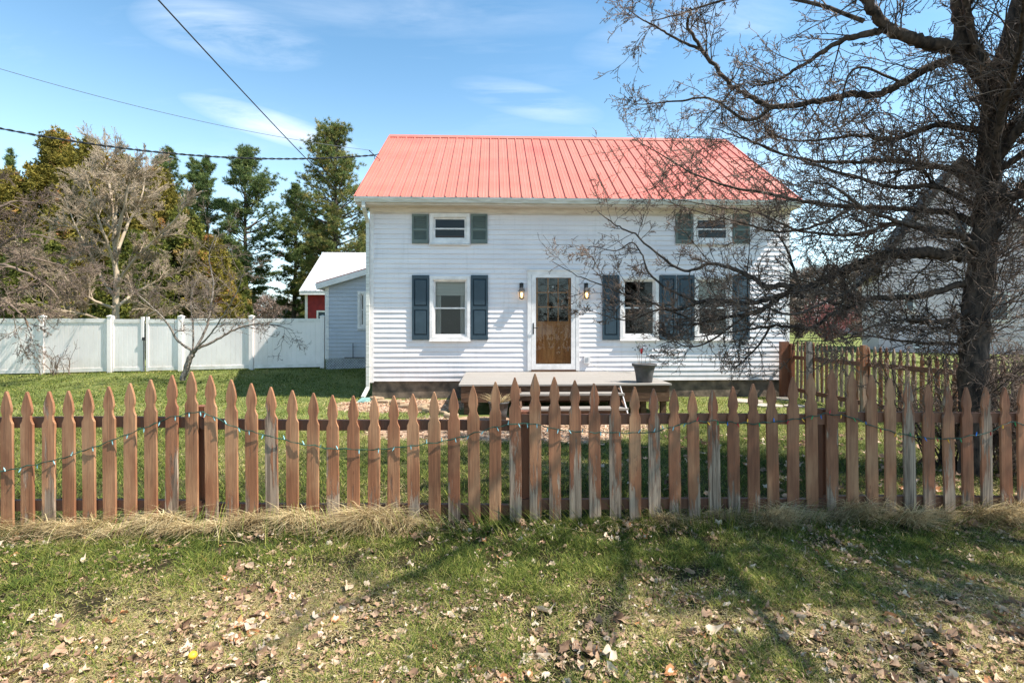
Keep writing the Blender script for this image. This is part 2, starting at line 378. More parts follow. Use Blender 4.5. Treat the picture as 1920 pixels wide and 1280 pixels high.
def blob(px, py, rx, ry, tilt=0):
    """soft wisp centred on a direction of the sky"""
    p = P(px, py, 1.0); u0, v0 = p[0], p[2]-CAMZ
    du = wm('SUBTRACT', uu, u0); dv = wm('SUBTRACT', vv, v0); c, s = math.cos(tilt), math.sin(tilt)
    a = wm('DIVIDE', wm('ADD', wm('MULTIPLY', du, c), wm('MULTIPLY', dv, s)), rx/F); b = wm('DIVIDE', wm('SUBTRACT', wm('MULTIPLY', dv, c), wm('MULTIPLY', du, s)), ry/F)
    r = wm('ADD', wm('MULTIPLY', a, a), wm('MULTIPLY', b, b))
    return wm('SUBTRACT', 1.0, r, clamp=True)
wisp = wm('MULTIPLY', wm('SUBTRACT', fine, .40, clamp=True), 3.4, clamp=True)
def cl(t, k): return wm('MULTIPLY', wm('MULTIPLY', wm('POWER', t, .8), wisp), k, clamp=True)
tot = None
for b_, k_ in ((blob(430,62,190,62,-.2),.6),(blob(510,236,180,30,-.3),.8),(blob(760,25,420,50,0),.2),(blob(990,188,150,36,-.2),.5),(blob(1300,60,240,60,.2),.4),(blob(1560,330,500,120,0),.5)):
    c_ = cl(b_, k_); tot = c_ if tot is None else wm('MAXIMUM', tot, c_)
# the pale band near the horizon and thin veil elsewhere
veil = wm('MULTIPLY', wm('SUBTRACT', fine, .54, clamp=True), .5, clamp=True)
tot = wm('MAXIMUM', tot, veil)
hz_ = wm('POWER', wm('SUBTRACT', 1.0, wm('MULTIPLY', zc, 1.75), clamp=True), 2.5)
m0 = wn('ShaderNodeMix', data_type='RGBA', blend_type='MULTIPLY'); m0.inputs[0].default_value = 1; nt.links.new(sky.outputs[0], m0.inputs[6]); m0.inputs[7].default_value = (1.06, 1.42, 1.40, 1)
m1 = wn('ShaderNodeMix', data_type='RGBA'); nt.links.new(wm('MULTIPLY', hz_, .78), m1.inputs[0]); nt.links.new(m0.outputs[2], m1.inputs[6]); m1.inputs[7].default_value = (9.6, 11.2, 11.8, 1)
m2 = wn('ShaderNodeMix', data_type='RGBA'); nt.links.new(wm('MULTIPLY', tot, .8), m2.inputs[0]); nt.links.new(m1.outputs[2], m2.inputs[6]); m2.inputs[7].default_value = (8.6, 9.0, 9.6, 1)
nt.links.new(m2.outputs[2], bg.inputs[0]); bg.inputs[1].default_value = .088
sl = bpy.data.lights.new('sun', 'SUN'); sl.energy = 5.0; sl.angle = math.radians(.53); sl.color = (1, .955, .88)
so = bpy.data.objects.new('sun', sl); C.objects.link(so); so.rotation_euler = SUN.to_track_quat('Z', 'Y').to_euler(); so.location = (20, -8, 30)
cam = bpy.data.cameras.new('camera'); co = bpy.data.objects.new('camera', cam); C.objects.link(co)
cam.sensor_width = 36; cam.lens = 18; cam.shift_y = -(640-HY)/1920; cam.clip_end = 1500; cam.clip_start = .05
co.location = (0, 0, CAMZ); co.rotation_euler = (math.pi/2, 0, -YAW); sc.camera = co
sc.view_settings.view_transform = 'Standard'; sc.view_settings.look = 'None'; sc.view_settings.exposure = 1.07; sc.view_settings.gamma = 1
sc.cycles.max_bounces = 6; sc.cycles.transparent_max_bounces = 12; sc.cycles.use_denoising = True; sc.cycles.denoising_prefilter = 'NONE'; sc.cycles.sample_clamp_indirect = 3; sc.cycles.caustics_reflective = False; sc.cycles.caustics_refractive = False; w.cycles.sampling_method = 'MANUAL'; w.cycles.sample_map_resolution = 2048
# ================================================================ HOUSE
HYW = 12.0                       # front wall plane
XL, XR = PX(695, HYW), PX(1478, HYW)
YB = 18.9
ZS = PZ(1086, 713, HYW)          # bottom of the siding
ZE = PZ(1086, 375, 11.6)         # eave height
ZR = PZ(1000, 261, 15.45)
house = empty('house', ((XL+XR)/2, HYW, gzf(0, 12)), 'two-storey white clapboard house with a red ribbed metal roof and wooden front door', 'house')

def win_rect(x0, x1, y0, y1, Y=HYW): return [PX(x0, Y), PX(x1, Y), PZ((x0+x1)/2, y1, Y), PZ((x0+x1)/2, y0, Y)]
UPL = win_rect(806, 881, 401, 457); UPR = win_rect(1299, 1371, 403, 457)
LO1 = win_rect(806, 882, 518, 637); LO2 = win_rect(1162, 1234, 518, 636); LO3 = win_rect(1301, 1371, 518, 636)
DOOR = win_rect(989, 1086, 508, 694)
def shrink(r, d): return [r[0]+d, r[1]-d, r[2]+d, r[3]-d]
holes = [shrink(r, .03) for r in (UPL, UPR, LO1, LO2, LO3)]+[[DOOR[0]+.03, DOOR[1]-.03, ZS-.05, DOOR[3]-.03]]

def cells(s0, s1, z0, z1, hs):
    zs = sorted({z0, z1, *[h[2] for h in hs], *[h[3] for h in hs]}); zs = [z for z in zs if z0 <= z <= z1]
    for a, b in zip(zs, zs[1:]):
        if b-a < 1e-5: continue
        cur = s0; blk = sorted([(h[0], h[1]) for h in hs if h[2] < (a+b)/2 < h[3]])
        for p, q in blk:
            if p > cur: yield cur, min(p, s1), a, b
            cur = max(cur, q)
        if cur < s1: yield cur, s1, a, b
def siding(mb, O, U, Nn, s0, s1, z0, z1, hs=(), e=.114, lip=.018, wob=.002, top=None):
    """lapped boards on a wall: O origin xy, U direction along wall, Nn outward normal"""
    O, U, Nn = Vector(O), Vector(U), Vector(Nn)
    def pt(s, d, z): q = O+U*s+Nn*d; return (q.x, q.y, z)
    k = 0; zb = z0
    while zb < z1-1e-4:
        zt = min(zb+e, z1)
        if top: 
            a0, a1 = top((zb+zt)/2)
            if a1-a0 < .05: break
        else: a0, a1 = s0, s1
        w = lambda s: wob*math.sin(s*1.9+k*2.3)+wob*.6*math.sin(s*5.1+k*1.1)
        wz = lambda s: wob*.8*math.sin(s*1.3+k*.7)*(2.2 if k < 2 else 1)
        loc = [h for h in hs if h[3] > zb and h[2] < zt]
        for c0, c1, a, b in cells(a0, a1, zb, zt, [[h[0], h[1], max(h[2], zb), min(h[3], zt)] for h in loc]):
            n = max(1, int((c1-c0)/.7)); ss = np.linspace(c0, c1, n+1)
            for p, q in zip(ss, ss[1:]):
                d = lambda s, z: .002+(lip+w(s))*(1-(z-zb)/e)
                za, zq = (a+wz(p), a+wz(q)) if a == zb else (a, a)
                mb.add([pt(p, d(p,a), za), pt(q, d(q,a), zq), pt(q, d(q,b), b+.001), pt(p, d(p,b), b+.001)], [(0,1,2,3)])
                if a == zb: mb.add([pt(p, .0, za+.0005), pt(q, .0, zq+.0005), pt(q, d(q,a), zq), pt(p, d(p,a), za)], [(0,1,2,3)])
        zb = zt; k += 1
m = MB()
siding(m, (0,HYW,0), (1,0,0), (0,-1,0), XL, XR, ZS, ZE-.16, holes)
for c0, c1, a, b in cells(XL, XR, ZS, ZE-.14, holes): m.box(c0, c1, HYW, HYW+.12, a, b)
wall = m.build('wall', M['siding'], house)
zw = lambda y: ZE-.12+(1-abs(y-15.45)/3.45)*(ZR-ZE-.1)      # under-roof line on the gables
for xs, nn in ((XL, (-1,0,0)), (XR, (1,0,0))):
    g = MB(); x0, x1 = (xs, xs+.12) if nn[0] < 0 else (xs-.12, xs)
    g.prism_x([(HYW+.12, ZS), (YB, ZS), (YB, ZE-.14), (15.45, ZR-.25), (HYW+.12, ZE-.14)], x0, x1)
    hh = (ZR-.3)-(ZE-.14)
    def top(z): 
        if z < ZE-.14: return (HYW, YB)
        t = (z-(ZE-.14))/hh; return (HYW+3.45*t, YB-3.45*t)
    siding(g, (xs,0,0), (0,1,0), nn, HYW, YB, ZS, ZR-.35, top=top)
    g.build('side_wall', M['siding'], house)
g = MB(); g.box(XL+.12, XR-.12, YB-.12, YB, ZS, ZE-.14); siding(g, (0,YB,0), (1,0,0), (0,1,0), XL, XR, ZS, ZE-.14); g.build('rear_wall', M['siding'], house)
# corner boards, frieze
g = MB(); g.box(XL-.02, XL+.075, HYW-.022, HYW+.1, ZS-.03, ZE-.15); g.build('corner_board', M['trim'], house); g = MB(); g.box(XR-.075, XR+.02, HYW-.022, HYW+.1, ZS-.03, ZE-.15); g.build('corner_board', M['trim'], house)
# foundation
g = MB(); g.box(XL+.03, XR-.03, HYW+.03, YB-.03, -.6, ZS-.002)
g.build('foundation', M['concrete'], house)
# interior shell (dark rooms behind the panes)
g = MB(); a, b = XL+.16, XR-.16
g.box(a, b, HYW+.16, HYW+3.5, ZS+.16, ZS+.2); g.box(a, b, HYW+3.45, HYW+3.5, ZS+.2, ZE-.2); g.box(a, b, HYW+.16, HYW+3.4, ZS+2.42, ZS+2.5); g.box(a, b, HYW+.16, HYW+3.4, ZE-.19, ZE-.16)
for xx in (a, PX(985, HYW)-.1, PX(1100, HYW)+.15, b-.04): g.box(xx, xx+.04, HYW+.16, HYW+3.44, ZS+.2, ZE-.2)
g.build('interior_partition', M['interior'], house)
# ---- roof
def metal_roof(name, mat, parent, x0, x1, ye, ze, yr, zr, rib=.25, rh=.03, th=.03):
    """one ribbed slope from the eave (ye,ze) to the ridge (yr,zr)"""
    d = Vector((0, yr-ye, zr-ze)); n = Vector((0, -(zr-ze), yr-ye)).normalized()
    if n.z < 0: n = -n
    prof = []; x = x0; 
    while x < x1-1e-4:
        seg = min(rib, x1-x)
        for dx, h in ((0, 0), (.010, rh), (.030, rh), (.040, 0), (.10, 0), (.108, .004), (.122, .004), (.13, 0), (.175, 0), (.183, .004), (.197, .004), (.205, 0)):
            if dx < seg: prof.append((x+dx, h))
        x += seg
    prof.append((x1, 0)); m = MB(); vs = []
    E = Vector((0, ye, ze)); R = Vector((0, yr, zr))
    for px_, h in prof:
        for q in (E, R):
            p = q+n*(th+h); vs.append((px_, p.y, p.z))
    k = len(prof); fs = [(2*i, 2*i+2, 2*i+3, 2*i+1) if yr > ye else (2*i, 2*i+1, 2*i+3, 2*i+2) for i in range(k-1)]
    m.add(vs, fs)
    # underside and edge faces
    m.hexa([(x0, ye, ze), (x1, ye, ze), (x1, yr, zr), (x0, yr, zr)]+[(a, q.y+n.y*(th-.002), q.z+n.z*(th-.002)) for a, q in ((x0,E),(x1,E),(x1,R),(x0,R))])
    return m.build(name, mat, parent)
RXL, RXR = PX(666, 11.6), PX(1502, 11.6)
YE, YR = 11.6, 15.45
YE2 = 2*YR-YE
roof = metal_roof('roof', M['roof'], house, RXL, RXR, YE, ZE, YR, ZR, rib=(RXR-RXL)/41)
metal_roof('rear_roof_slope', M['roof'], house, RXL, RXR, YE2, ZE, YR, ZR, rib=(RXR-RXL)/41)
n_ = Vector((0, -(ZR-ZE), YR-YE)).normalized()
g = MB(); h1 = .055
pr = [(YR-.17*.81, ZR-.17*.58+h1), (YR, ZR+h1+.006), (YR+.17*.81, ZR-.17*.58+h1), (YR+.17*.81, ZR-.17*.58+h1+.012), (YR, ZR+h1+.03), (YR-.17*.81, ZR-.17*.58+h1+.012)]
g.prism_x(pr, RXL-.01, RXR+.01); g.build('ridge_cap', M['roof'], roof)
for xx, sgn in ((RXL, -1), (RXR, 1)):      # rake trim
    for ya, za in ((YE, ZE), (YE2, ZE)):
        g = MB(); a = (xx+sgn*.012, ya, za+.0); b = (xx+sgn*.012, YR, ZR+.0)
        g.beam((a[0], a[1], a[2]-.02), (b[0], b[1], b[2]-.02), .022, .15); g.build('rake_board', M['roof'], roof)
# soffit + fascia + frieze
g = MB(); g.box(RXL+.02, RXR-.02, YE+.03, HYW-.02, ZE-.135, ZE-.115); g.build('soffit', M['eave'], house)
g = MB(); g.box(RXL, RXR, YE+.002, YE+.028, ZE-.14, ZE-.005); g.build('fascia', M['eave'], house)
g = MB(); g.prism_x([(HYW-.015, ZE-.24), (HYW-.03, ZE-.24), (HYW-.075, ZE-.17), (HYW-.085, ZE-.136), (HYW-.015, ZE-.136)], XL-.01, XR+.01)
g.box(XL-.01, XR+.01, HYW-.035, HYW-.015, ZE-.268, ZE-.243)
g.build('frieze_board', M['eave'], house)
# gutter
g = MB()
gp = [(YE, ZE+.01), (YE, ZE-.1), (YE-.07, ZE-.1), (YE-.085, ZE-.06), (YE-.105, ZE-.03), (YE-.115, ZE+.012), (YE-.10, ZE+.012), (YE-.095, ZE-.02), (YE-.07, ZE-.06), (YE-.06, ZE-.088), (YE-.012, ZE-.088), (YE-.012, ZE+.01)]
g.prism_x(gp, RXL+.01, RXR-.01)
g.box(RXL+.008, RXL+.012, YE-.11, YE, ZE-.099, ZE+.008)
gut = g.build('gutter', M['gutter'], house)
g = MB()
dx = PX(690, 11.95)
def sq_tube(mb, pts, w=.075, d=.055):
    for a, b in zip(pts, pts[1:]): mb.beam(a, b, w, d, (0,-1,0) if abs(b[2]-a[2]) > abs(b[1]-a[1]) else (0,0,1))
sq_tube(g, [(dx, YE-.05, ZE-.1), (dx, YE-.05, ZE-.22), (dx, HYW-.06, ZE-.48), (dx, HYW-.06, ZS-.16)])
sq_tube(g, [(dx, HYW-.06, ZS-.14), (dx-.05, HYW-.32, ZS-.33)])
for zz in (ZE-.55, 1.9, .5): g.box(dx-.045, dx+.045, HYW-.092, HYW-.026, zz, zz+.025)
g.build('downspout', M['gutter'], house)
# ---- windows
def window(r, name, curtain, Y=HYW, parent=None, mat='trim', muntin=False):
    parent = parent or house
    x0, x1, z0, z1 = r; cx = (x0+x1)/2
    g = MB(); cw = .07
    g.ring(x0, x1, z0, z1, cw, Y-.05, Y+.1)
    g.ring(x0+cw, x1-cw, z0+cw, z1-cw, .022, Y-.03, Y+.1)
    wn_ = g.build('window', M[mat], parent, origin=(cx, Y, z0))
    g = MB(); g.hexa([(x0-.01,Y-.085,z0-.035),(x1+.01,Y-.085,z0-.035),(x1+.01,Y-.015,z0-.035),(x0-.01,Y-.015,z0-.035),(x0-.01,Y-.085,z0-.015),(x1+.01,Y-.085,z0-.015),(x1+.01,Y-.015,z0+.0),(x0-.01,Y-.015,z0+.0)])
    g.build('sill', M[mat], wn_)
    ix0, ix1, iz0, iz1 = x0+cw+.022, x1-cw-.022, z0+cw+.022, z1-cw-.022; zm = (iz0+iz1)/2
    g = MB(); g.ring(ix0, ix1, iz0, zm+.016, .034, Y-.012, Y+.018, wb=.045); g.build('sash', M[mat], wn_)
    g = MB(); g.ring(ix0, ix1, zm-.016, iz1, .034, Y+.022, Y+.05, wb=.03); g.build('sash', M[mat], wn_)
    for (a, b, yy) in ((iz0+.04, zm-.016, Y+.004), (zm+.012, iz1-.03, Y+.036)):
        g = MB(); g.add([(ix0+.03,yy,a),(ix1-.03,yy,a),(ix1-.03,yy,b),(ix0+.03,yy,b)], [(0,1,2,3)]); g.build('pane', M['glass'], wn_)
    def cloth(xa, xb, za, zb, yy, mat_, nm, folds):
        n = 40; vs = []; 
        for i in range(n+1):
            t = i/n; x = xa+(xb-xa)*t; y = yy+.018*math.sin(t*folds*2*math.pi)+.006*math.sin(t*folds*5+1)
            vs += [(x, y, za), (x, y+.004, zb)]
        c = MB(); c.add(vs, [(2*i, 2*i+2, 2*i+3, 2*i+1) for i in range(n)], True); c.build(nm, M[mat_], wn_)
    W = ix1-ix0; Hh = iz1-iz0
    if curtain == 'both':
        cloth(ix0, ix0+W*.2, iz0, iz1, Y+.16, 'curtain', 'curtain', 4); cloth(ix1-W*.2, ix1, iz0, iz1, Y+.16, 'curtain', 'curtain', 4)
        cloth(ix0+.02, ix1-.02, iz1-Hh*.27, iz1, Y+.12, 'shade', 'window_shade', .2)
    if curtain == 'shade': cloth(ix0+.01, ix1-.01, iz1-Hh*.34, iz1, Y+.11, 'shade', 'window_shade', .2)
    return wn_
window(UPL, 'w', None); window(UPR, 'w', None); window(LO1, 'w', 'both'); window(LO2, 'w', None); window(LO3, 'w', 'shade')
# ---- shutters
def shutter(px0, px1, py0, py1, louvred, label):
    x0, x1, z0, z1 = win_rect(px0, px1, py0, py1); Y0, Y1 = HYW-.055, HYW-.018; g = MB(); s = .045; zm = (z0+z1)/2
    g.box(x0, x0+s, Y0, Y1, z0, z1); g.box(x1-s, x1, Y0, Y1, z0, z1)
    if louvred:
        bars = ((z0, z0+.09), (zm-.05, zm), (z1-.055, z1)); fields = ((z0+.09, zm-.05), (zm, z1-.055))
        for a, b in bars: g.box(x0+s, x1-s, Y0+.001, Y1, a, b)
        g.box(x0+s, x1-s, Y1-.01, Y1-.001, z0+.01, z1-.01)
        for a, b in fields:
            n = 7
            for i in range(n):
                za = a+(b-a)*(i+.5)/n; g.hexa([(x0+s,Y0+.006,za-.018),(x1-s,Y0+.006,za-.018),(x1-s,Y1-.011,za+.002),(x0+s,Y1-.011,za+.002),(x0+s,Y0+.006,za-.011),(x1-s,Y0+.006,za-.011),(x1-s,Y1-.011,za+.009),(x0+s,Y1-.011,za+.009)])
        return g.build('shutter', M['shutter_g'], house, origin=((x0+x1)/2, Y1, z0), label=label)
    zc_ = z0+(z1-z0)*.50
    for a, b in ((z0, z0+.11), (zc_-.05, zc_+.03), (z1-.085, z1)): g.box(x0+s, x1-s, Y0+.001, Y1, a, b)
    for a, b in ((z0+.11, zc_-.05), (zc_+.03, z1-.085)):
        g.box(x0+s, x1-s, Y1-.012, Y1-.001, a, b)
        i = .028; o = (x0+s+.006, x1-s-.006, a+.008, b-.008)   # raised field with bevelled rim
        g.hexa([(o[0],Y1-.012,o[2]),(o[1],Y1-.012,o[2]),(o[1],Y1-.012,o[3]),(o[0],Y1-.012,o[3]),(o[0]+i,Y0+.004,o[2]+i),(o[1]-i,Y0+.004,o[2]+i),(o[1]-i,Y0+.004,o[3]-i),(o[0]+i,Y0+.004,o[3]-i)])
    return g.build('shutter', M['shutter_b'], house, origin=((x0+x1)/2, Y1, z0), label=label)
for a, b, t in ((773,804,'left upper'),(883,914,''),(1266,1297,''),(1373,1404,'')): shutter(a, b, 402, 457, True, 'small louvred grey-green shutter')
for a, b in ((773,805),(883,915),(1129,1160),(1236,1266),(1269,1300),(1373,1404)): shutter(a, b, 516, 637, False, 'tall slate-blue shutter with two raised panels')
# ---- door
x0, x1, z0, z1 = DOOR
g = MB(); g.ring(x0, x1, z0-.01, z1, .085, HYW-.045, HYW+.1, wb=.001); g.box(x0-.02, x1+.02, HYW-.06, HYW+.0, z1, z1+.03)
dt = g.build('door_trim', M['trim'], house)
g = MB(); g.box(x0+.086, x1-.086, HYW-.075, HYW+.1, z0-.03, z0+.012); g.build('threshold', M['deck_skirt'], house)
sx0, sx1 = x0+.09, x1-.09; zt = z1-.06
sd = MB(); sd.ring(sx0, sx1, z0+.02, zt, .105, HYW-.04, HYW-.005, wb=.13, wt=.1)
storm = sd.build('storm_door', M['trim'], house, origin=(sx0, HYW-.02, z0))
g = MB(); g.add([(sx0+.1,HYW-.022,z0+.14),(sx1-.1,HYW-.022,z0+.14),(sx1-.1,HYW-.022,zt-.09),(sx0+.1,HYW-.022,zt-.09)], [(0,1,2,3)]); g.build('pane', M['glass'], storm)
hz = z0+.98
g = MB(); hx = sx0+.045; g.box(hx-.014, hx+.014, HYW-.046, HYW-.0405, hz-.13, hz+.13); g.tube([(hx,HYW-.05,hz+.02),(hx,HYW-.085,hz+.02),(hx+.1,HYW-.085,hz+.015)], .008, 8); g.lathe((hx,HYW-.045,hz-.07),[(.008,-.008),(.008,.008)],10)
g.build('handle', M['black'], storm)
# inner wooden door, nine lights over a panel
dx0, dx1, dz0, dz1 = sx0+.06, sx1-.06, z0+.05, zt-.03; Yd = HYW+.05
g = MB(); s = .1; zl = dz0+(dz1-dz0)*.475
g.box(dx0, dx0+s, Yd, Yd+.045, dz0, dz1); g.box(dx1-s, dx1, Yd, Yd+.045, dz0, dz1)
g.box(dx0+s, dx1-s, Yd+.001, Yd+.045, dz1-.075, dz1)
zlt = dz1-.075; zlb = zl+.06
g.box(dx0+s, dx1-s, Yd+.001, Yd+.045, zl-.07, zlb); g.box(dx0+s, dx1-s, Yd+.001, Yd+.045, dz0, dz0+.2)
W = (dx1-dx0-2*s)
for i in (1, 2): 
    x = dx0+s+W*i/3; g.box(x-.014, x+.014, Yd+.006, Yd+.04, zlb, zlt)
    z = zlb+(zlt-zlb)*i/3; g.box(dx0+s, dx1-s, Yd+.007, Yd+.039, z-.014, z+.014)
n = 7
for i in range(n):
    xa = dx0+s+W*i/n; g.box(xa+.002, xa+W/n-.002, Yd+.016, Yd+.03, dz0+.2, zl-.07)
g.box(dx0+s, dx1-s, Yd+.028, Yd+.034, dz0+.2, zl-.07)
door = g.build('door', M['door_wood'], house, origin=(dx0, Yd, dz0), label='stained wooden door with nine small panes over a plank panel')
g = MB(); g.add([(dx0+s,Yd+.022,zlb),(dx1-s,Yd+.022,zlb),(dx1-s,Yd+.022,zlt),(dx0+s,Yd+.022,zlt)], [(0,1,2,3)]); g.build('pane', M['glass'], door)
g = MB(); c0 = ((dx0+dx1)/2, Yd+.012, zlb+(zlt-zlb)*.80); g.add([(c0[0]+.022*math.cos(a), c0[1]-.0, c0[2]+.026*math.sin(a)) for a in np.linspace(0, 2*math.pi, 13)[:-1]]+[(c0[0]+.022*math.cos(a), c0[1]+.004, c0[2]+.026*math.sin(a)) for a in np.linspace(0, 2*math.pi, 13)[:-1]], [tuple(range(12))]+[(i,12+i,12+(i+1)%12,(i+1)%12) for i in range(12)]); g.build('door_viewer', M['trim'], door)
g = MB(); g.box(x0+.09, x1-.09, HYW+.1, HYW+.14, z0-.05, z0+.04); g.build('inner_sill', M['deck_skirt'], house)
# small things fixed to the wall
g = MB(); a = P(1100, 674, HYW); g.box(a[0]-.07, a[0]+.07, HYW-.06, HYW-.012, a[2]-.09, a[2]+.09); 
mo = g.build('outlet_box', M['trim'], None, origin=a); tag(mo, 'white weatherproof outlet box on the siding right of the door', 'outlet box')
g = MB(); g.box(a[0]-.04, a[0]+.03, HYW-.066, HYW-.0605, a[2]-.05, a[2]+.05); o = g.build('cover', M['lattice'], mo)
pts = [(a[0]+.05, HYW-.05, a[2]-.08), (a[0]+.1, HYW-.16, a[2]-.1), (a[0]+.2, HYW-.25, a[2]-.16), (a[0]+.42, HYW-.4, ZS+.245), (a[0]+.9, HYW-.55, ZS+.235)]
g = MB(); g.tube(pts, .006, 5); tag(g.build('extension_cord', M['gutter'], None, origin=a), 'thin white cord running from the outlet box over the deck', 'cord')
for px_, py_, dd in ((1378, 638, .08), (1395, 645, .06)):
    c = P(px_, py_, HYW-.06); g = MB(); n = 12
    ring = lambda y, r: [(c[0]+r*math.cos(t*2*math.pi/n), y, c[2]+r*math.sin(t*2*math.pi/n)) for t in range(n)]
    rr = dd*.5; vs = ring(HYW-.012, rr*1.1)+ring(HYW-.03, rr*1.1)+ring(HYW-.03, rr*.8)+ring(HYW-.09, rr*.8)+ring(HYW-.1, rr*.5)
    g.add(vs, [(k*n+i, k*n+(i+1)%n, (k+1)*n+(i+1)%n, (k+1)*n+i) for k in range(4) for i in range(n)], True); g.add(ring(HYW-.1, rr*.5), [tuple(range(n))])
    o = g.build('vent_pipe', M['black'], None, origin=(c[0], HYW, c[2]))
    tag(o, ('larger' if dd > .07 else 'smaller')+' black pipe cap on the wall under the rightmost ground-floor window', 'pipe cap')
# lanterns
def lantern(px_, label):
    c = P(px_, 546, HYW-.1); x, z = c[0], c[2]; Y = HYW-.11
    t = empty('wall_lantern', (x, HYW-.01, z-.17), label, 'wall lamp', 'lit lanterns beside the front door')
    g = MB(); g.box(x-.045, x+.045, HYW-.035, HYW-.012, z+.03, z+.2); g.tube([(x,HYW-.03,z+.16),(x,HYW-.07,z+.2),(x,Y,z+.185),(x,Y,z+.13)], .009, 8); g.build('bracket', M['black'], t)
    g = MB()
    def sq(hw, zz): return [(x-hw,Y-hw,zz),(x+hw,Y-hw,zz),(x+hw,Y+hw,zz),(x-hw,Y+hw,zz)]
    g.hexa(sq(.066, z+.02)+sq(.03, z+.085)); g.hexa(sq(.072, z+.008)+sq(.072, z+.02)); g.hexa(sq(.02, z+.085)+sq(.014, z+.13)); g.build('roof_cap', M['black'], t)
    g = MB(); g.hexa(sq(.052, z-.172)+sq(.058, z-.155)); g.hexa(sq(.02, z-.185)+sq(.03, z-.172))
    for sx_ in (-1, 1):
        for sy in (-1, 1): g.beam((x+sx_*.048, Y+sy*.048, z-.155), (x+sx_*.056, Y+sy*.056, z+.008), .009, .009, (0,1,0))
    g.build('cage', M['black'], t)
    g = MB(); g.lathe((x, Y, z-.15), [(.012,0),(.012,.03),(.02,.05),(.03,.08),(.024,.105),(.006,.12)], 12); g.build('bulb', M['bulb'], t)
    g = MB()
    for i in range(4):
        a, b = sq(.045, z-.155), sq(.053, z+.008); j = (i+1)%4; g.add([a[i], a[j], b[j], b[i]], [(0,1,2,3)])
    g.build('glass_pane', M['glass'], t)
lantern(978, 'lit black lantern on the siding left of the front door'); lantern(1100, 'lit black lantern on the siding right of the front door')

# ================================================================ DECK
YD = 9.45; ZD = PZ(1060, 720, YD); dX0, dX1 = PX(861, YD), PX(1259, YD)
deck = empty('porch_deck', ((dX0+dX1)/2, YD, gzf(0, YD)), 'low grey-brown composite porch deck with rough timber skirt before the front door', 'deck')
g = MB(); nb = 18; bw = (HYW-.03-YD)/nb
for i in range(nb): g.box(dX0-.01, dX1+.01, YD+i*bw+(.002), YD+(i+1)*bw-.003, ZD-.03, ZD-.0005*(i%3))
g.build('deck_boards', M['deck'], deck)
g = MB(); zt_, zb_ = ZD-.034, ZD-.335
g.box(dX0+.03, dX1-.03, YD+.03, YD+.07, zb_, zt_); g.box(dX0+.03, dX0+.07, YD+.07, HYW-.05, zb_+.004, zt_-.002); g.box(dX1-.07, dX1-.03, YD+.07, HYW-.05, zb_+.004, zt_-.002); g.build('skirt_board', M['deck_skirt'], deck)
for xx in (dX0+.08, dX0+1.1, dX1-1.15, dX1-.55, dX1-.17):
    g = MB(); g.box(xx, xx+.1, YD+.08, YD+.18, -.4, zt_-.01); g.build('support_post', M['deck_skirt'], deck, origin=(xx, YD+.1, -.3))
sX0, sX1 = PX(972, YD-.3), PX(1172, YD-.3)
st_z = [PZ(1070, 738, YD-.28), PZ(1070, 766, YD-.55)]
for i, zz in enumerate(st_z):
    y0 = YD-.28-.27*i
    g = MB(); g.box(sX0, sX1, y0, y0+.135, zz-.035, zz); g.box(sX0, sX1, y0+.145, y0+.28, zz-.035, zz-.001); g.build('step_tread', M['step'], deck, origin=(sX0, y0, zz))
    g = MB(); g.box(sX0+.03, sX1-.03, y0+.03, y0+.05, zz-.12, zz-.037); g.build('step_riser', M['deck_skirt'], deck, origin=(sX0, y0, zz))
for xx in (sX0+.02, sX1-.06):
    g = MB(); g.prism_x([(YD+.03, ZD-.36), (YD+.03, ZD-.06), (YD-.26, st_z[0]-.04), (YD-.26, st_z[0]-.13), (YD-.53, st_z[1]-.04), (YD-.53, gzf(0,9)-.1), (YD-.2, gzf(0,9)-.1)], xx, xx+.04); g.build('stringer', M['deck_skirt'], deck)
# cane / white stick leaning by the steps
g = MB(); g.tube([P(1163, 724, YD-.05), P(1177, 775, YD-.6)], .011, 6); tag(g.build('white_stake', M['trim'], None, origin=P(1177, 775, YD-.6)), 'thin white stake leaning on the right end of the porch steps', 'stake')

# potted plant on the deck
pc = P(1208, 716, YD+.28); X0, Y0 = pc[0], YD+.28
pot_z = ZD
pot = empty('potted_plant', (X0, Y0, pot_z), 'dark grey pot with a bare leggy plant on the right end of the deck', 'potted plant')
H = .355; R = .232
g = MB(); g.lathe((X0,Y0,pot_z), [(R*.63,0.001),(R*.65,.02),(R*.74,H*.5),(R*.86,H-.06),(R*.88,H-.05),(R*.98,H-.045),(R*1.02,H-.02),(R*1.02,H),(R*.94,H),(R*.88,H-.045)], 32); g.build('pot', M['pot'], pot)
g = MB(); g.lathe((X0,Y0,pot_z+H-.05), [(R*.87,0),(R*.8,.01),(R*.2,.02)], 24); g.build('soil', M['soil'], pot)
g = MB()
for a_, hh, lx in ((-.09,.30,-.01),(-.06,.34,.03),(.02,.14,.02),(.09,.16,.04),(.12,.12,.02),(-.11,.2,-.04)):
    g.tube([(X0+a_,Y0,pot_z+H-.05),(X0+a_+lx*.3,Y0+.01,pot_z+H+hh*.5),(X0+a_+lx,Y0,pot_z+H+hh)], [.005,.004,.003], 5)
for i in range(9):
    a_ = random.uniform(-.7,.7); g.tube([(X0-.06,Y0,pot_z+H+.2+.02*i),(X0-.06+.11*math.sin(a_*2),Y0+random.uniform(-.05,.05),pot_z+H+.26+.022*i)], [.003,.002], 4)
g.build('stem', M['twig_apple'], pot)
g = MB(); g.box(X0-.085,X0-.045,Y0-.04,Y0-.036,pot_z+H+.19,pot_z+H+.29); g.build('plant_tag', M['orange_label'], pot)
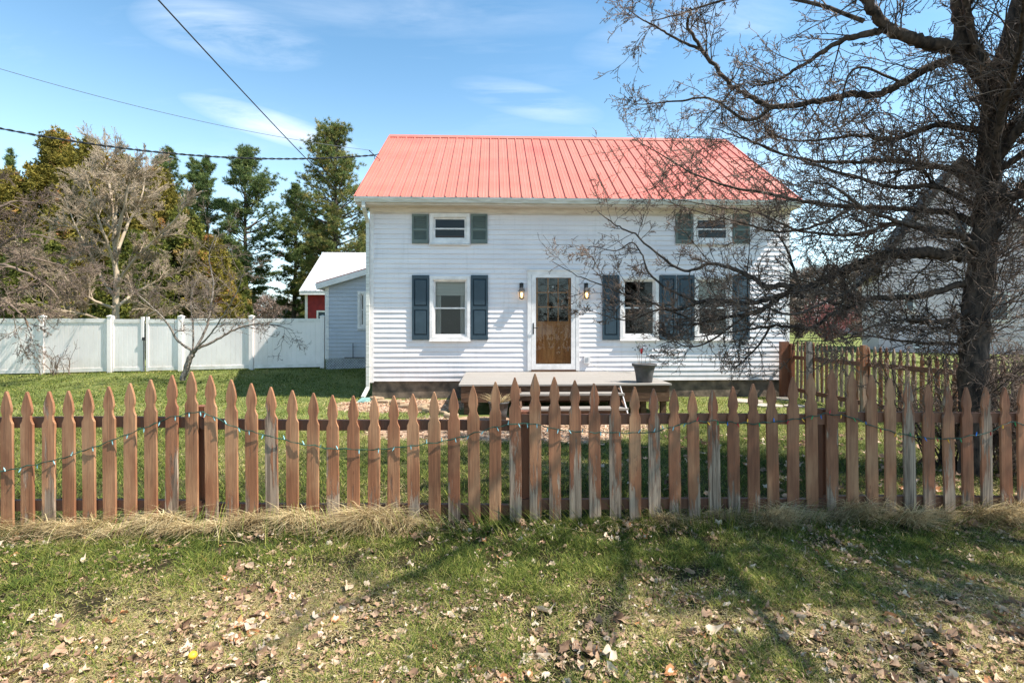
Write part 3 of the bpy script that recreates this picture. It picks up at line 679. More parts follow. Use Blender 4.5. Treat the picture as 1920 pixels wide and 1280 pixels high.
def tri_tufts(cent, m, L, Wd, updir=.0, spread=1., seed=1):
    """m thin triangles around each centre"""
    r = np.random.default_rng(seed); n = len(cent); cc = np.repeat(cent, m, 0)
    d = r.normal(size=(n*m,3)); d[:,2] = d[:,2]*spread+updir; d /= np.linalg.norm(d, axis=1)[:,None]
    s = np.cross(d, r.normal(size=(n*m,3))); s /= np.linalg.norm(s, axis=1)[:,None]
    l = L*r.uniform(.6,1.3,(n*m,1)); w_ = Wd*r.uniform(.6,1.3,(n*m,1))
    V = np.stack([cc-s*w_, cc+s*w_, cc+d*l+s*w_*.3], 1).reshape(-1,3)
    return V, np.arange(n*m*3).reshape(-1,3)
cs = np.array([X0-.06,Y0,pot_z+H+.3])+rng.normal(size=(46,3))*np.array([.07,.05,.07]); V, Ft = tri_tufts(cs, 3, .035, .014, seed=5)
np_mesh('leaf_cluster', V, [Ft], foliage('grey_green_leaves', [(0,G(70,84,76)),(.6,G(110,120,116)),(1,G(200,190,200))]), pot, (X0,Y0,pot_z), np.repeat(rng.random(len(cs)*3),3))
# bucket with dry grass by the deck's left
bx_, by_ = PX(935, 9.0), 9.0; bz = gzf(bx_, by_)
bk = empty('bucket', (bx_, by_, bz), 'dark planter bucket of dry dead stems standing left of the porch steps', 'planter')
g = MB(); g.lathe((bx_,by_,bz), [(.13,0),(.15,.15),(.175,.3),(.185,.3),(.185,.325),(.165,.325),(.16,.28)], 26); g.build('bucket_body', M['pot'], bk)
g = MB(); g.lathe((bx_,by_,bz+.285), [(.16,0),(.05,.01)], 16); g.build('soil', M['soil'], bk)
def blades(n, pos, L, Wd, lean, up=1., seed=1, curve=.5, segs=3, az=None):
    """curved tapering blades; pos (n,3), L, Wd arrays"""
    r = np.random.default_rng(seed); az = r.uniform(0, 2*np.pi, n) if az is None else az
    h = np.stack([np.cos(az), np.sin(az), np.zeros(n)], 1); side = np.stack([-np.sin(az), np.cos(az), np.zeros(n)], 1)
    tw = r.uniform(-.8,.8,n)[:,None]; side = side*np.cos(tw)+h*np.sin(tw)
    t = np.linspace(0, 1, segs+1); rows = []
    for i, a in enumerate(t[:-1]):
        c = pos+h*(lean*a+curve*a*a)[:,None]*L[:,None]+np.array([0,0,1.])*(up*(a-.45*curve*a*a))[:,None]*L[:,None] if not np.isscalar(curve) else pos+h*((lean*a+curve*a*a)*L)[:,None]+np.array([0,0,1.])*((up*a-.6*curve*a*a)*L)[:,None]
        ww = (Wd*(1-a*.75)*.5)[:,None]; rows += [c-side*ww, c+side*ww]
    a = 1.; c = pos+h*((lean*a+curve*a*a)*L)[:,None]+np.array([0,0,1.])*((up*a-.6*curve*a*a)*L)[:,None]
    rows.append(c); k = len(rows); V = np.stack(rows, 1).reshape(-1,3); b = (np.arange(n)*k)[:,None]
    Q = [b+np.array([[2*i,2*i+1,2*i+3,2*i+2]]) for i in range(segs-1)]; T = b+np.array([[k-3,k-2,k-1]])
    return V, ([np.concatenate(Q)] if Q else [])+[T], k
n = 260; th = rng.uniform(0,2*np.pi,n); rr = rng.uniform(0,.14,n)
pos = np.stack([bx_+rr*np.cos(th), by_+rr*np.sin(th), np.full(n, bz+.29)], 1)
V, Fs, k = blades(n, pos, rng.uniform(.12,.34,n), np.full(n,.006), rng.uniform(.2,1,n), up=.8, curve=.5, az=th)
np_mesh('dry_stems', V, Fs, M['straw'], bk, (bx_,by_,bz), np.repeat(rng.random(n),k))
# edging stones
es = [(706,742,9),(722,746,10),(745,749,9),(762,756,10),(786,762,9),(806,768,10),(828,772,8),(846,778,9),(800,758,7)]
for i, (a, b, s_) in enumerate(es):
    Y = 1.70*F/(b+6-HY); c = P(a, b+6, Y); g = MB(); nn = 9; hw = s_/F*Y*1.5; zg = gzf(c[0], Y)
    o = [(hw*(1+.2*random.random())*math.cos(t*2*math.pi/nn+.3), hw*.62*(1+.3*random.random())*math.sin(t*2*math.pi/nn)) for t in range(nn)]
    hh = random.uniform(.06,.1); tl = random.uniform(-.15,.15)
    vs = [(c[0]+p*.96, Y+q*.96, zg-.03) for p,q in o]+[(c[0]+p, Y+q, zg+hh*.75+tl*p) for p,q in o]+[(c[0]+p*.86, Y+q*.86, zg+hh+tl*p) for p,q in o]
    g.add(vs, [(k*nn+i_, k*nn+(i_+1)%nn, (k+1)*nn+(i_+1)%nn, (k+1)*nn+i_) for k in range(2) for i_ in range(nn)]+[tuple(range(2*nn,3*nn))])
    ordn = ['nearest the downspout','second from the downspout','third from the downspout','fourth from the downspout','fifth from the downspout','sixth from the downspout','seventh from the downspout','nearest the porch deck','set behind the row'][i]
    tag(g.build('edging_stone', M['stone'], None, origin=(c[0],Y,zg)), 'flat tan edging stone of the flower bed, '+ordn, 'stone', 'edging stones of the flower bed')
for i, (a, b, wx, lab) in enumerate(((1398,752,.34,'largest and leftmost'),(1440,762,.26,'left of the middle'),(1472,748,.24,'nearest the brown corner post'),(1490,764,.2,'right end of the row'))):
    Y = 1.68*F/(b-HY); c = P(a, b, Y); g = MB(); nn = 8; zg = gzf(c[0], Y)
    o = [(wx*(1+.25*random.random())*math.cos(t*2*math.pi/nn), wx*.8*(1+.25*random.random())*math.sin(t*2*math.pi/nn)) for t in range(nn)]
    g.add([(c[0]+p, Y+q, zg-.02) for p,q in o]+[(c[0]+p, Y+q, zg+.035) for p,q in o], [(i_, (i_+1)%nn, nn+(i_+1)%nn, nn+i_) for i_ in range(nn)]+[tuple(range(nn,2*nn))])
    tag(g.build('flagstone', M['slab'], None, origin=(c[0],Y,zg)), 'pale flagstone in the grass by the house corner, '+lab, 'stone', 'flagstones beside the house')
c = P(684, 748, 11.55); g = MB(); zg = gzf(c[0], 11.5)
g.hexa([(c[0]-.12,11.3,zg),(c[0]+.11,11.3,zg),(c[0]+.13,11.6,zg),(c[0]-.1,11.6,zg),(c[0]-.09,11.33,zg+.05),(c[0]+.08,11.33,zg+.05),(c[0]+.1,11.58,zg+.08),(c[0]-.07,11.58,zg+.08)])
tag(g.build('plastic_tub', M['teal'], None, origin=(c[0],11.5,zg)), 'pale teal plastic tub on the grass below the downspout', 'tub')

# ================================================================ WING
YW = 16.5; wX0, wX1 = PX(611, YW), XL
wz0 = PZ(650, 671, YW); 
wing = empty('side_addition', (wX0, YW, .1), 'low pale-sided lean-to addition behind the left corner of the white house', 'addition')
eaveL = PZ(592, 530, 16.25); RX0 = PX(592, 16.25); slope = .30
zt_ = lambda x: eaveL-.17+slope*(x-RX0)
wr = win_rect(671, 688, 546, 616, YW); wh = [shrink(wr, .02)]; wh[0][1] = min(wh[0][1], wX1-.02)
g = MB(); 
siding(g, (0,YW,0), (1,0,0), (0,-1,0), wX0, wX1, wz0, zt_(wX1), wh, e=.122, lip=.024, top=lambda z: (max(wX0, RX0+(z-eaveL+.17)/slope), wX1))
g.box(wX0, wX1, YW, YW+.1, wz0, wh[0][2]); g.box(wX0, wh[0][0], YW, YW+.1, wh[0][2], zt_(wX0)-.02); g.prism_y([(wX0, zt_(wX0)-.02), (wh[0][0], zt_(wX0)-.02), (wh[0][0], zt_(wh[0][0])-.01), (wX0, zt_(wX0)-.01)], YW, YW+.1)
g.box(wh[0][0], wX1, YW, YW+.1, wh[0][3], zt_(wX0)+.1)
g.box(wX0, wX0+.1, YW+.1, 20.3, wz0, zt_(wX0)-.02); g.build('wall', M['siding_wing'], wing)
g = MB(); g.box(wX0-.02, wX0+.1, YW-.025, YW-.001, wz0-.03, zt_(wX0)-.0); g.build('corner_board', M['trim'], wing)
g = MB()
for a, b, t, mm in ((0,0,0,0),):
    g.hexa([(RX0,16.25,eaveL-.03),(XL-.13,16.25,eaveL-.03+slope*(XL-.13-RX0)),(XL-.13,20.5,eaveL-.03+slope*(XL-.13-RX0)),(RX0,20.5,eaveL-.03)]+[(RX0,16.25,eaveL),(XL-.13,16.25,eaveL+slope*(XL-.13-RX0)),(XL-.13,20.5,eaveL+slope*(XL-.13-RX0)),(RX0,20.5,eaveL)])
g.build('roof', M['roof'], wing)
g = MB(); g.beam((RX0+.0,16.262,eaveL-.12),(XL-.13,16.262,eaveL-.12+slope*(XL-.13-RX0)),.03,.17); g.beam((RX0+.02,16.28,eaveL-.12),(RX0+.02,20.4,eaveL-.12),.03,.16)
g.hexa([(RX0+.03,16.29,eaveL-.19),(XL-.13,16.29,eaveL-.19+slope*(XL-.16-RX0)),(XL-.13,YW,eaveL-.19+slope*(XL-.16-RX0)),(RX0+.03,YW,eaveL-.19)]+[(RX0+.03,16.29,eaveL-.17),(XL-.13,16.29,eaveL-.17+slope*(XL-.16-RX0)),(XL-.13,YW,eaveL-.17+slope*(XL-.16-RX0)),(RX0+.03,YW,eaveL-.17)])
g.build('rake_board', M['trim'], wing)
window(wr, 'w', None, YW, wing)
g = MB(); g.box(wX0+.1, wX1-.01, YW+1.6, YW+1.65, wz0, zt_(wX0)); g.build('interior_partition', M['interior'], wing)
g = MB(); zl0, zl1 = -.1, wz0-.005; step = .085; hgt = zl1-zl0; x = wX0-hgt
g.box(wX0, wX1, YW-.002, YW+.018, zl1-.03, zl1)
while x < wX1:
    for sg in (1, -1):
        a = (x, zl0) if sg > 0 else (x, zl1); b = (x+hgt, zl1) if sg > 0 else (x+hgt, zl0)
        t0 = max(0, (wX0-a[0])/hgt); t1 = min(1, (wX1-.01-a[0])/hgt)
        if t1 > t0: 
            q = lambda t: (a[0]+hgt*t, YW+.006+.007*(sg > 0), a[1]+(b[1]-a[1])*t); g.beam(q(t0), q(t1), .007, .03, (0,-1,0)) if False else g.beam(q(t0), q(t1), .03, .006, (0,1,0))
    x += step
g.build('lattice', M['lattice'], wing)
g = MB(); g.box(wX0+.02, wX1, YW+.2, YW+.24, -.2, wz0); g.build('skirt_wall', M['concrete'], wing)
a = P(663, 660, YW-.1); g = MB(); g.tube([(a[0]-.02,YW-.1,wz0-.0),(a[0]-.02,YW-.1,a[2]+.28)], .012, 6); g.tube([(a[0]-.3,YW-.06,wz0+.02),(a[0]+.33,YW-.06,wz0+.02)], .012, 6)
tag(g.build('drain_pipe', M['black'], None, origin=(a[0],YW-.1,.1)), 'thin black pipe rising against the pale addition wall', 'pipe')

# ================================================================ BARN
YBn = 30.; bx0 = PX(561, YBn); bR = (PX(606, YBn+4.1)+bx0)/2; bE = PZ(585, 546, YBn); bRz = PZ(606, 474, YBn+4.1)
barn = empty('red_barn', (bx0+3, YBn, .2), 'small red outbuilding with a white metal roof behind the vinyl fence', 'barn')
metal_roof('roof', M['roof_white'], barn, bR, bR+9, YBn, bE, YBn+4.1, bRz, rib=.3, rh=.025)
metal_roof('rear_roof_slope', M['roof_white'], barn, bR, bR+9, YBn+8.2, bE, YBn+4.1, bRz, rib=.3, rh=.025)
g = MB(); g.beam((bR+.01,YBn,bE-.05),(bR+.01,YBn+4.1,bRz-.05),.05,.16); g.box(bR, bR+9, YBn+.01, YBn+.05, bE-.2, bE-.01); g.build('rake_board', M['trim'], barn)
wx = PX(576, YBn+.4)
g = MB(); siding(g, (0,YBn+.4,0), (1,0,0), (0,-1,0), wx, bR+8.7, 0, bE-.1, e=.13); g.box(wx, bR+8.7, YBn+.4, YBn+7.8, -.1, bE-.1); g.prism_x([(YBn+.4,bE-.1),(YBn+7.8,bE-.1),(YBn+4.1,bRz-.2)], wx, wx+.1); g.build('wall', M['red_barn'], barn)
g = MB(); g.box(wx-.12, wx+.03, YBn+.37, YBn+.6, -.1, bE-.12); g.build('corner_board', M['trim'], barn)
g = MB(); a = PX(594, YBn+.38); zt_ = PZ(600, 582, YBn+.38); g.ring(a, a+1.0, .2, zt_, .1, YBn+.33, YBn+.38); fr = g.build('door_frame', M['trim'], barn); 
g = MB(); g.box(a+.1, a+.9, YBn+.35, YBn+.37, .3, zt_-.1); g.build('door', M['shutter_b'], barn)

# ================================================================ NEIGHBOUR HOUSE
YN = 24.; nx0 = PX(1648, YN); nzb = PZ(1700, 668, YN); apx = nx0+3.0; apz = PZ(1815, 302, 22.5); nz1 = PZ(1648, 497, YN); nx1 = 2*apx-nx0
nb = empty('neighbour_house', (nx0, YN, .1), 'grey-mauve gabled house with a steep brown roof behind the bare apple tree', 'house')
g = MB(); tp = lambda z: (nx0, nx1) if z < nz1 else (nx0+(z-nz1)*(apx-nx0)/(apz-nz1), nx1-(z-nz1)*(apx-nx0)/(apz-nz1))
siding(g, (0,YN,0), (1,0,0), (0,-1,0), nx0, nx1, nzb, apz, e=.16, wob=0, top=tp)
g.prism_y([(nx0,nzb),(nx1,nzb),(nx1,nz1),(apx,apz),(nx0,nz1)], YN, YN+.2); g.box(nx0, nx0+.2, YN+.2, YN+6, nzb, nz1); g.box(nx1-.2, nx1, YN+.2, YN+6, nzb, nz1); g.build('wall', M['neighbor'], nb)
g = MB(); g.box(nx0+.02, nx1-.02, YN+.02, YN+6, -.3, nzb-.002); g.build('foundation', M['concrete'], nb)
sl_ = (apz-nz1)/(apx-nx0)
for s_, nm in ((-1, 'roof'), (1, 'rear_roof_slope')):
    ex = apx+s_*(apx-nx0+.35); ez = nz1-sl_*.35
    g = MB(); g.hexa([(ex,YN-.35,ez),(apx,YN-.35,apz),(apx,YN+6.3,apz),(ex,YN+6.3,ez),(ex,YN-.35,ez+.16),(apx,YN-.35,apz+.2),(apx,YN+6.3,apz+.2),(ex,YN+6.3,ez+.16)]); g.build(nm, M['grey_roof'], nb)
    g = MB(); g.beam((ex,YN-.37,ez+.03),(apx,YN-.37,apz+.05),.03,.24,(0,0,1)); g.build('rake_board', M['grey_roof'], nb)
nb.rotation_euler.z = -math.radians(30)
for (a, b, c_, d) in ((2.72,3.35,5.6,6.4),(.95,1.4,2.0,3.0),(1.3,1.65,.35,.7),(3.9,4.7,1.6,2.9)):
    r = [nx0+a, nx0+b, c_, d]; g = MB(); g.ring(*r, .1, YN-.09, YN-.02); w_ = g.build('window', M['trim'], nb, origin=(r[0],YN,r[2]))
    g = MB(); g.box(r[0]+.1, r[1]-.1, YN-.05, YN-.025, r[2]+.1, r[3]-.1); g.build('pane', plain('dark_pane', lin(40,46,54), lin(60,70,80), 2, .1), w_)
# ================================================================ FRONT PICKET FENCE
FY = 3.84
tops = [(-60,728),(-22,731),(15,733),(53,734),(92,733),(131,732),(169,729),(207,724),(245,718),(284,711),(322,703),(361,696),(398,703),(436,711),(473,718),(511,725),(549,731),(586,736),(625,740),(663,741),(701,742),(738,741),(776,738),(815,734),(852,729),(890,722),(928,715),(967,707),(1004,700),(1041,706),(1079,712),(1116,718),(1154,722),(1191,725),(1228,728),(1266,729),(1303,732),(1341,731),(1377,724),(1414,719),(1451,713),(1487,706),(1524,699),(1561,692),(1599,696),(1635,702),(1670,708),(1707,714),(1743,720),(1780,723),(1815,725),(1851,726),(1888,726),(1920,720),(1957,714),(1993,706)]
fence = empty('picket_fence', (PX(960,FY), FY, 0), 'long orange-brown gothic picket fence with peeling paint crossing the whole lawn', 'fence')
PROF = [(.005,0),(.017,-.035),(.030,-.08),(.0365,-.12),(.038,-.145),(.034,-.158),(.0285,-.172),(.0285,-.192),(.033,-.21),(.0445,-.235)]
def picket_mesh(mb, x, y0, y1, zt, zb, half=.0445, lean=0., sc=1., jit=.0):
    L = []
    for h, dz in PROF: L.append((h*half/.0445*(1+random.uniform(-jit,jit)), zt+dz*sc))
    k = 5
    for i in range(1, k+1): L.append((half+random.uniform(-.0015,.0012), zt-.235*sc+(zb-zt+.235*sc)*i/k))
    left = [(x-h+lean*(z-zb), z) for h, z in L]; right = [(x+h+lean*(z-zb), z) for h, z in L]
    # strips of quads so that the notched outline stays clean
    vs = []
    for (a, z), (b, _) in zip(left, right): vs += [(a,y0,z),(b,y0,z),(b,y1,z),(a,y1,z)]
    n = len(left); fs = [(0,3,2,1) if False else (0,1,2,3)]
    for i in range(n-1):
        a, b = 4*i, 4*(i+1); fs += [(a,b,b+1,a+1),(a+1,b+1,b+2,a+2),(a+2,b+2,b+3,a+3),(a+3,b+3,b,a)]
    fs.append((4*n-4,4*n-1,4*n-2,4*n-3)); mb.add(vs, fs)
for px_, py_ in tops:
    x = PX(px_, FY-.01); d = SA*x+CA*FY; zt = CAMZ+(HY-py_)/F*d
    zb = random.uniform(-.005,.02) if px_ < 850 or px_ > 1150 else random.uniform(-.035,-.01)
    zb = min(zb, .02); g = MB(); picket_mesh(g, 0, -.0095, .0095, zt-zb, -.06, lean=random.uniform(-.011,.011)+(-.012 if px_ > 1300 else -.002), jit=.03)
    ang = random.uniform(-.02,.02); yo = random.uniform(-.003,.003)
    worn = px_ > 1010 and random.random() < .62 or random.random() < .12 or px_ in (852, 967, 1154)
    g.v = [(a*math.cos(ang)-b*math.sin(ang), a*math.sin(ang)+b*math.cos(ang)+yo-.012*(c/.95)**2*0, c) for a,b,c in g.v]
    me_o = g.build('picket', M['picket_worn' if worn else 'picket'], fence, origin=(0,0,0))
    me_o.location = Vector((x, FY-.01, zb))-ORG[fence.name]; ORG[me_o.name] = Vector((x, FY-.01, zb))
    bv = me_o.modifiers.new('edge', 'BEVEL'); bv.width = .0022; bv.segments = 1; bv.limit_method = 'ANGLE'
secs = [(-90,380,792,948),(380,978,(795,799),(953,957)),(978,1546,786,945),(1546,2010,783,940)]
for a, b, u, l in secs:
    for zz in (u, l):
        za, zb = zz if isinstance(zz, tuple) else (zz, zz)
        xa, xb = PX(a, FY+.02), PX(b, FY+.02); Z = lambda p, y: CAMZ+(HY-y)/F*(SA*PX(p,FY)+CA*FY)
        g = MB(); A, B = Z(a,za), Z(b,zb); y0, y1 = FY+.003, FY+.041; h = .038
        nseg = 6; 
        for i in range(nseg):
            t0, t1 = i/nseg, (i+1)/nseg; w0 = .004*math.sin(t0*6+a); w1 = .004*math.sin(t1*6+a)
            p = lambda t, w_, dz, y: (xa+(xb-xa)*t, y, A+(B-A)*t+w_+dz)
            g.hexa([p(t0,w0,-h,y0),p(t1,w1,-h,y0),p(t1,w1,-h,y1),p(t0,w0,-h,y1),p(t0,w0,h,y0),p(t1,w1,h,y0),p(t1,w1,h,y1),p(t0,w0,h,y1)])
        g.build('rail', M['rail'], fence, origin=((xa+xb)/2, FY+.02, (A+B)/2))
for a, top_ in ((381,757),(984,770),(1546,770),(2000,765)):
    x = PX(a, FY+.09); g = MB(); zt = CAMZ+(HY-top_)/F*(FY+.09); g.box(-.047,.047,-.045,.045,-.3,zt); g.v = [(p+x,q+FY+.088,r) for p,q,r in g.v]
    g.build('fence_post', M['post'], fence, origin=(x,FY+.088,0))

# string of fairy lights draped over the pickets
lt = empty('string_lights', (PX(980,3.8), 3.81, .6), 'green wire string of small fairy lights draped along the orange picket fence', 'string lights')
wp = [(-30,890),(0,884),(60,872),(120,858),(200,829),(260,806),(320,782),(372,771),(392,777),(440,801),(480,811),(560,831),(620,841),(700,843),(760,837),(820,829),(870,818),(925,801),(966,794),(1000,794),(1040,804),(1080,809),(1150,811),(1220,811),(1256,801),(1300,790),(1340,789),(1376,792),(1414,794),(1470,789),(1520,781),(1548,775),(1592,780),(1640,800),(1700,816),(1750,822),(1790,822),(1850,812),(1895,790),(1940,800)]
pts = []
for (a,b),(c,d) in zip(wp, wp[1:]):
    for i in range(6):
        t = i/6; pts.append((a+(c-a)*t, b+(d-b)*t+1.2*math.sin((a+(c-a)*t)*.21)))
w3 = [P(a, b, FY-.034+.006*math.sin(a*.13)) for a, b in pts]
g = MB(); g.tube(w3, .0024, 5, cap=False); g.tube([(p[0], p[1]+.004*math.cos(i), p[2]+.005*math.sin(i*1.3)) for i, p in enumerate(w3)], .002, 4, cap=False); g.build('wire', M['wire_green'], lt)
k = 0
for i in range(4, len(w3)-2, 3):
    p = Vector(w3[i]); dn = Vector((random.uniform(-.5,.5), random.uniform(-.5,.1), random.choice((-1,-1,1))*random.uniform(.5,1))).normalized()
    g = MB(); q = p+dn*.014; e_ = p+dn*.032; g.tube([p, q, q+dn*.003, (q+e_)/2, e_], [.004,.004,.0045,.004,.001], 6)
    pxv = pts[i][0]; mt = BULB[4] if pxv < 1290 else BULB[k%4]; k += 1
    g.build('light_bulb', mt, lt, origin=p)

# ================================================================ SIDE PICKET FENCE (runs back on the right)
SXX = 7.0
side = empty('side_picket_fence', (SXX, 8, -.2), 'weathered picket fence running back beside the house behind the apple tree', 'fence')
y = 11.75; i = 0
while y > 4.3:
    yy = y; zt = np.interp(yy, [4.3,7.8,9.4,11,11.8], [.93,.99,1.04,1.05,1.07])+.03*math.sin(i*.42); zb = gzf(SXX, yy)+.03
    g = MB(); picket_mesh(g, 0, -.0095, .0095, zt-zb, 0, half=.042, lean=random.uniform(-.02,.02), jit=.03)
    g.v = [(b+random.uniform(-.001,.001), a, c) for a,b,c in g.v]; g.f = [f[::-1] for f in g.f]
    o = g.build('picket', M['side_picket'], side, origin=(0,0,0)); o.location = Vector((SXX+.03, yy, zb))-ORG[side.name]
    y -= .15; i += 1
for zz in (.72, -.02):
    g = MB(); 
    for a, b in ((11.9,9.4),(9.4,6.9),(6.9,4.3)): g.beam((SXX, a, zz+gzf(SXX,a)*.3+.06), (SXX, b-.003, zz+gzf(SXX,b)*.3+.06), .038, .085)
    g.build('rail', M['rail'], side, origin=(SXX, 8, zz))
for yy, mt, h in ((11.0,'grey_post',1.09),(9.35,'side_picket',1.08),(6.9,'side_picket',1.0),(4.45,'side_picket',.9)):
    g = MB(); g.box(SXX-.11, SXX-.02, yy-.045, yy+.045, -.4, h); g.build('fence_post', M[mt], side, origin=(SXX-.06, yy, -.2), label='grey unpainted post' if mt == 'grey_post' else None)
cp = P(1482, 640, 11.75); g = MB(); g.box(PX(1466,11.7), PX(1481,11.7), 11.72, 11.82, -.3, cp[2]-.0); g.box(PX(1481,11.7)+.003, PX(1488,11.7), 11.66, 11.82, -.3, cp[2]-.05)
tag(g.build('corner_post', M['post'], None, origin=(cp[0],11.75,-.2)), 'tall red-brown boarded post against the right corner of the white house', 'post')

# ================================================================ WHITE VINYL FENCE
vp = [(-47,),(80,),(207,),(340,),(472,),(605,)]
vline = lambda px_: 17.75-.0015*(px_-80)*(1.25) if True else 0
def vy(px_): return 17.35-(px_-80)*.0009
vf = empty('vinyl_fence', (PX(340,17.2), 17.2, 0), 'tall white vinyl privacy fence along the back of the left lawn', 'fence')
def vpt(px_): Y = vy(px_); return PX(px_, Y), Y
def vpost(px_, top_=593):
    x, Y = vpt(px_); zt = PZ(px_, top_, Y); zb = gzf(x, Y)-.2; g = MB(); g.box(x-.064,x+.064,Y-.064,Y+.064,zb,zt-.02)
    o = g.build('fence_post', M['vinyl'], vf, origin=(x,Y,zb)); g = MB(); g.box(x-.078,x+.078,Y-.078,Y+.078,zt-.02,zt+.012); g.hexa([(x-.07,Y-.07,zt+.012),(x+.07,Y-.07,zt+.012),(x+.07,Y+.07,zt+.012),(x-.07,Y+.07,zt+.012),(x-.01,Y-.01,zt+.045),(x+.01,Y-.01,zt+.045),(x+.01,Y+.01,zt+.045),(x-.01,Y+.01,zt+.045)]); g.build('post_cap', M['vinyl_rail'], o)
def vpanel(pa, pb, parent, inset=.066, drop=0):
    (xa, Ya), (xb, Yb) = vpt(pa), vpt(pb); L = math.hypot(xb-xa, Yb-Ya); u = Vector(((xb-xa)/L, (Yb-Ya)/L, 0)); nn = Vector((-u.y, u.x, 0))
    zta, ztb = PZ(pa, 597, Ya)-drop, PZ(pb, 597, Yb)-drop; zba, zbb = gzf(xa,Ya)+.05, gzf(xb,Yb)+.05
    def q(s, d, t): 
        f = s/L; za, zb_ = zba+(zbb-zba)*f, zta+(ztb-zta)*f; p = Vector((xa,Ya,0))+u*s+nn*d; return (p.x, p.y, za+(zb_-za)*t)
    def slab(mb, s0, s1, d0, d1, t0, t1): mb.hexa([q(s0,d0,t0),q(s1,d0,t0),q(s1,d1,t0),q(s0,d1,t0),q(s0,d0,t1),q(s1,d0,t1),q(s1,d1,t1),q(s0,d1,t1)])
    g = MB(); n = max(4, round((L-2*inset)/.16)); w_ = (L-2*inset)/n
    for i in range(n): slab(g, inset+i*w_+.008, inset+(i+1)*w_-.008, -.011, .011, .05, .93)
    slab(g, inset, L-inset, -.004, .004, .05, .93); g.build('panel', M['vinyl'], parent)
    g = MB(); slab(g, inset, L-inset, -.028, .028, .925, 1.0); g.build('top_rail', M['vinyl_rail'], parent)
    g = MB(); slab(g, inset, L-inset, -.028, .028, .0, .065); g.build('bottom_rail', M['vinyl_rail'], parent)
px_seq = [-174,-47,80,207,340,472,605]
for a in px_seq: vpost(a)
for a, b in ((-174,-47),(-47,80),(80,207),(340,472),(472,605)): vpanel(a, b, vf)
vg = empty('vinyl_gate', (vpt(272)[0], vpt(272)[1], 0), 'pair of white vinyl gates with a black latch in the privacy fence', 'gate')
for a, b in ((209.5,270.5),(273.5,338)):
    vpanel(a, b, vg, .07, .02)
    for e_ in (a, b):
        x, Y = vpt(e_); s = .055 if e_ == a else -.055; w_ = .06 if e_ in (270.5,273.5) else .03
        g = MB(); x0_, x1_ = sorted((x+s-w_*.5, x+s+w_*.8)); g.box(x0_, x1_, Y-.035, Y+.035, gzf(x,Y)+.03, PZ(e_,594,Y)); g.build('gate_stile', M['vinyl'], vg)
x, Y = vpt(272); g = MB(); g.tube([(x-.01,Y-.05,-.05),(x-.01,Y-.05,1.0)], .012, 6); g.box(x-.05,x+.03,Y-.075,Y-.037,.95,1.05); g.build('latch', M['black'], vg)

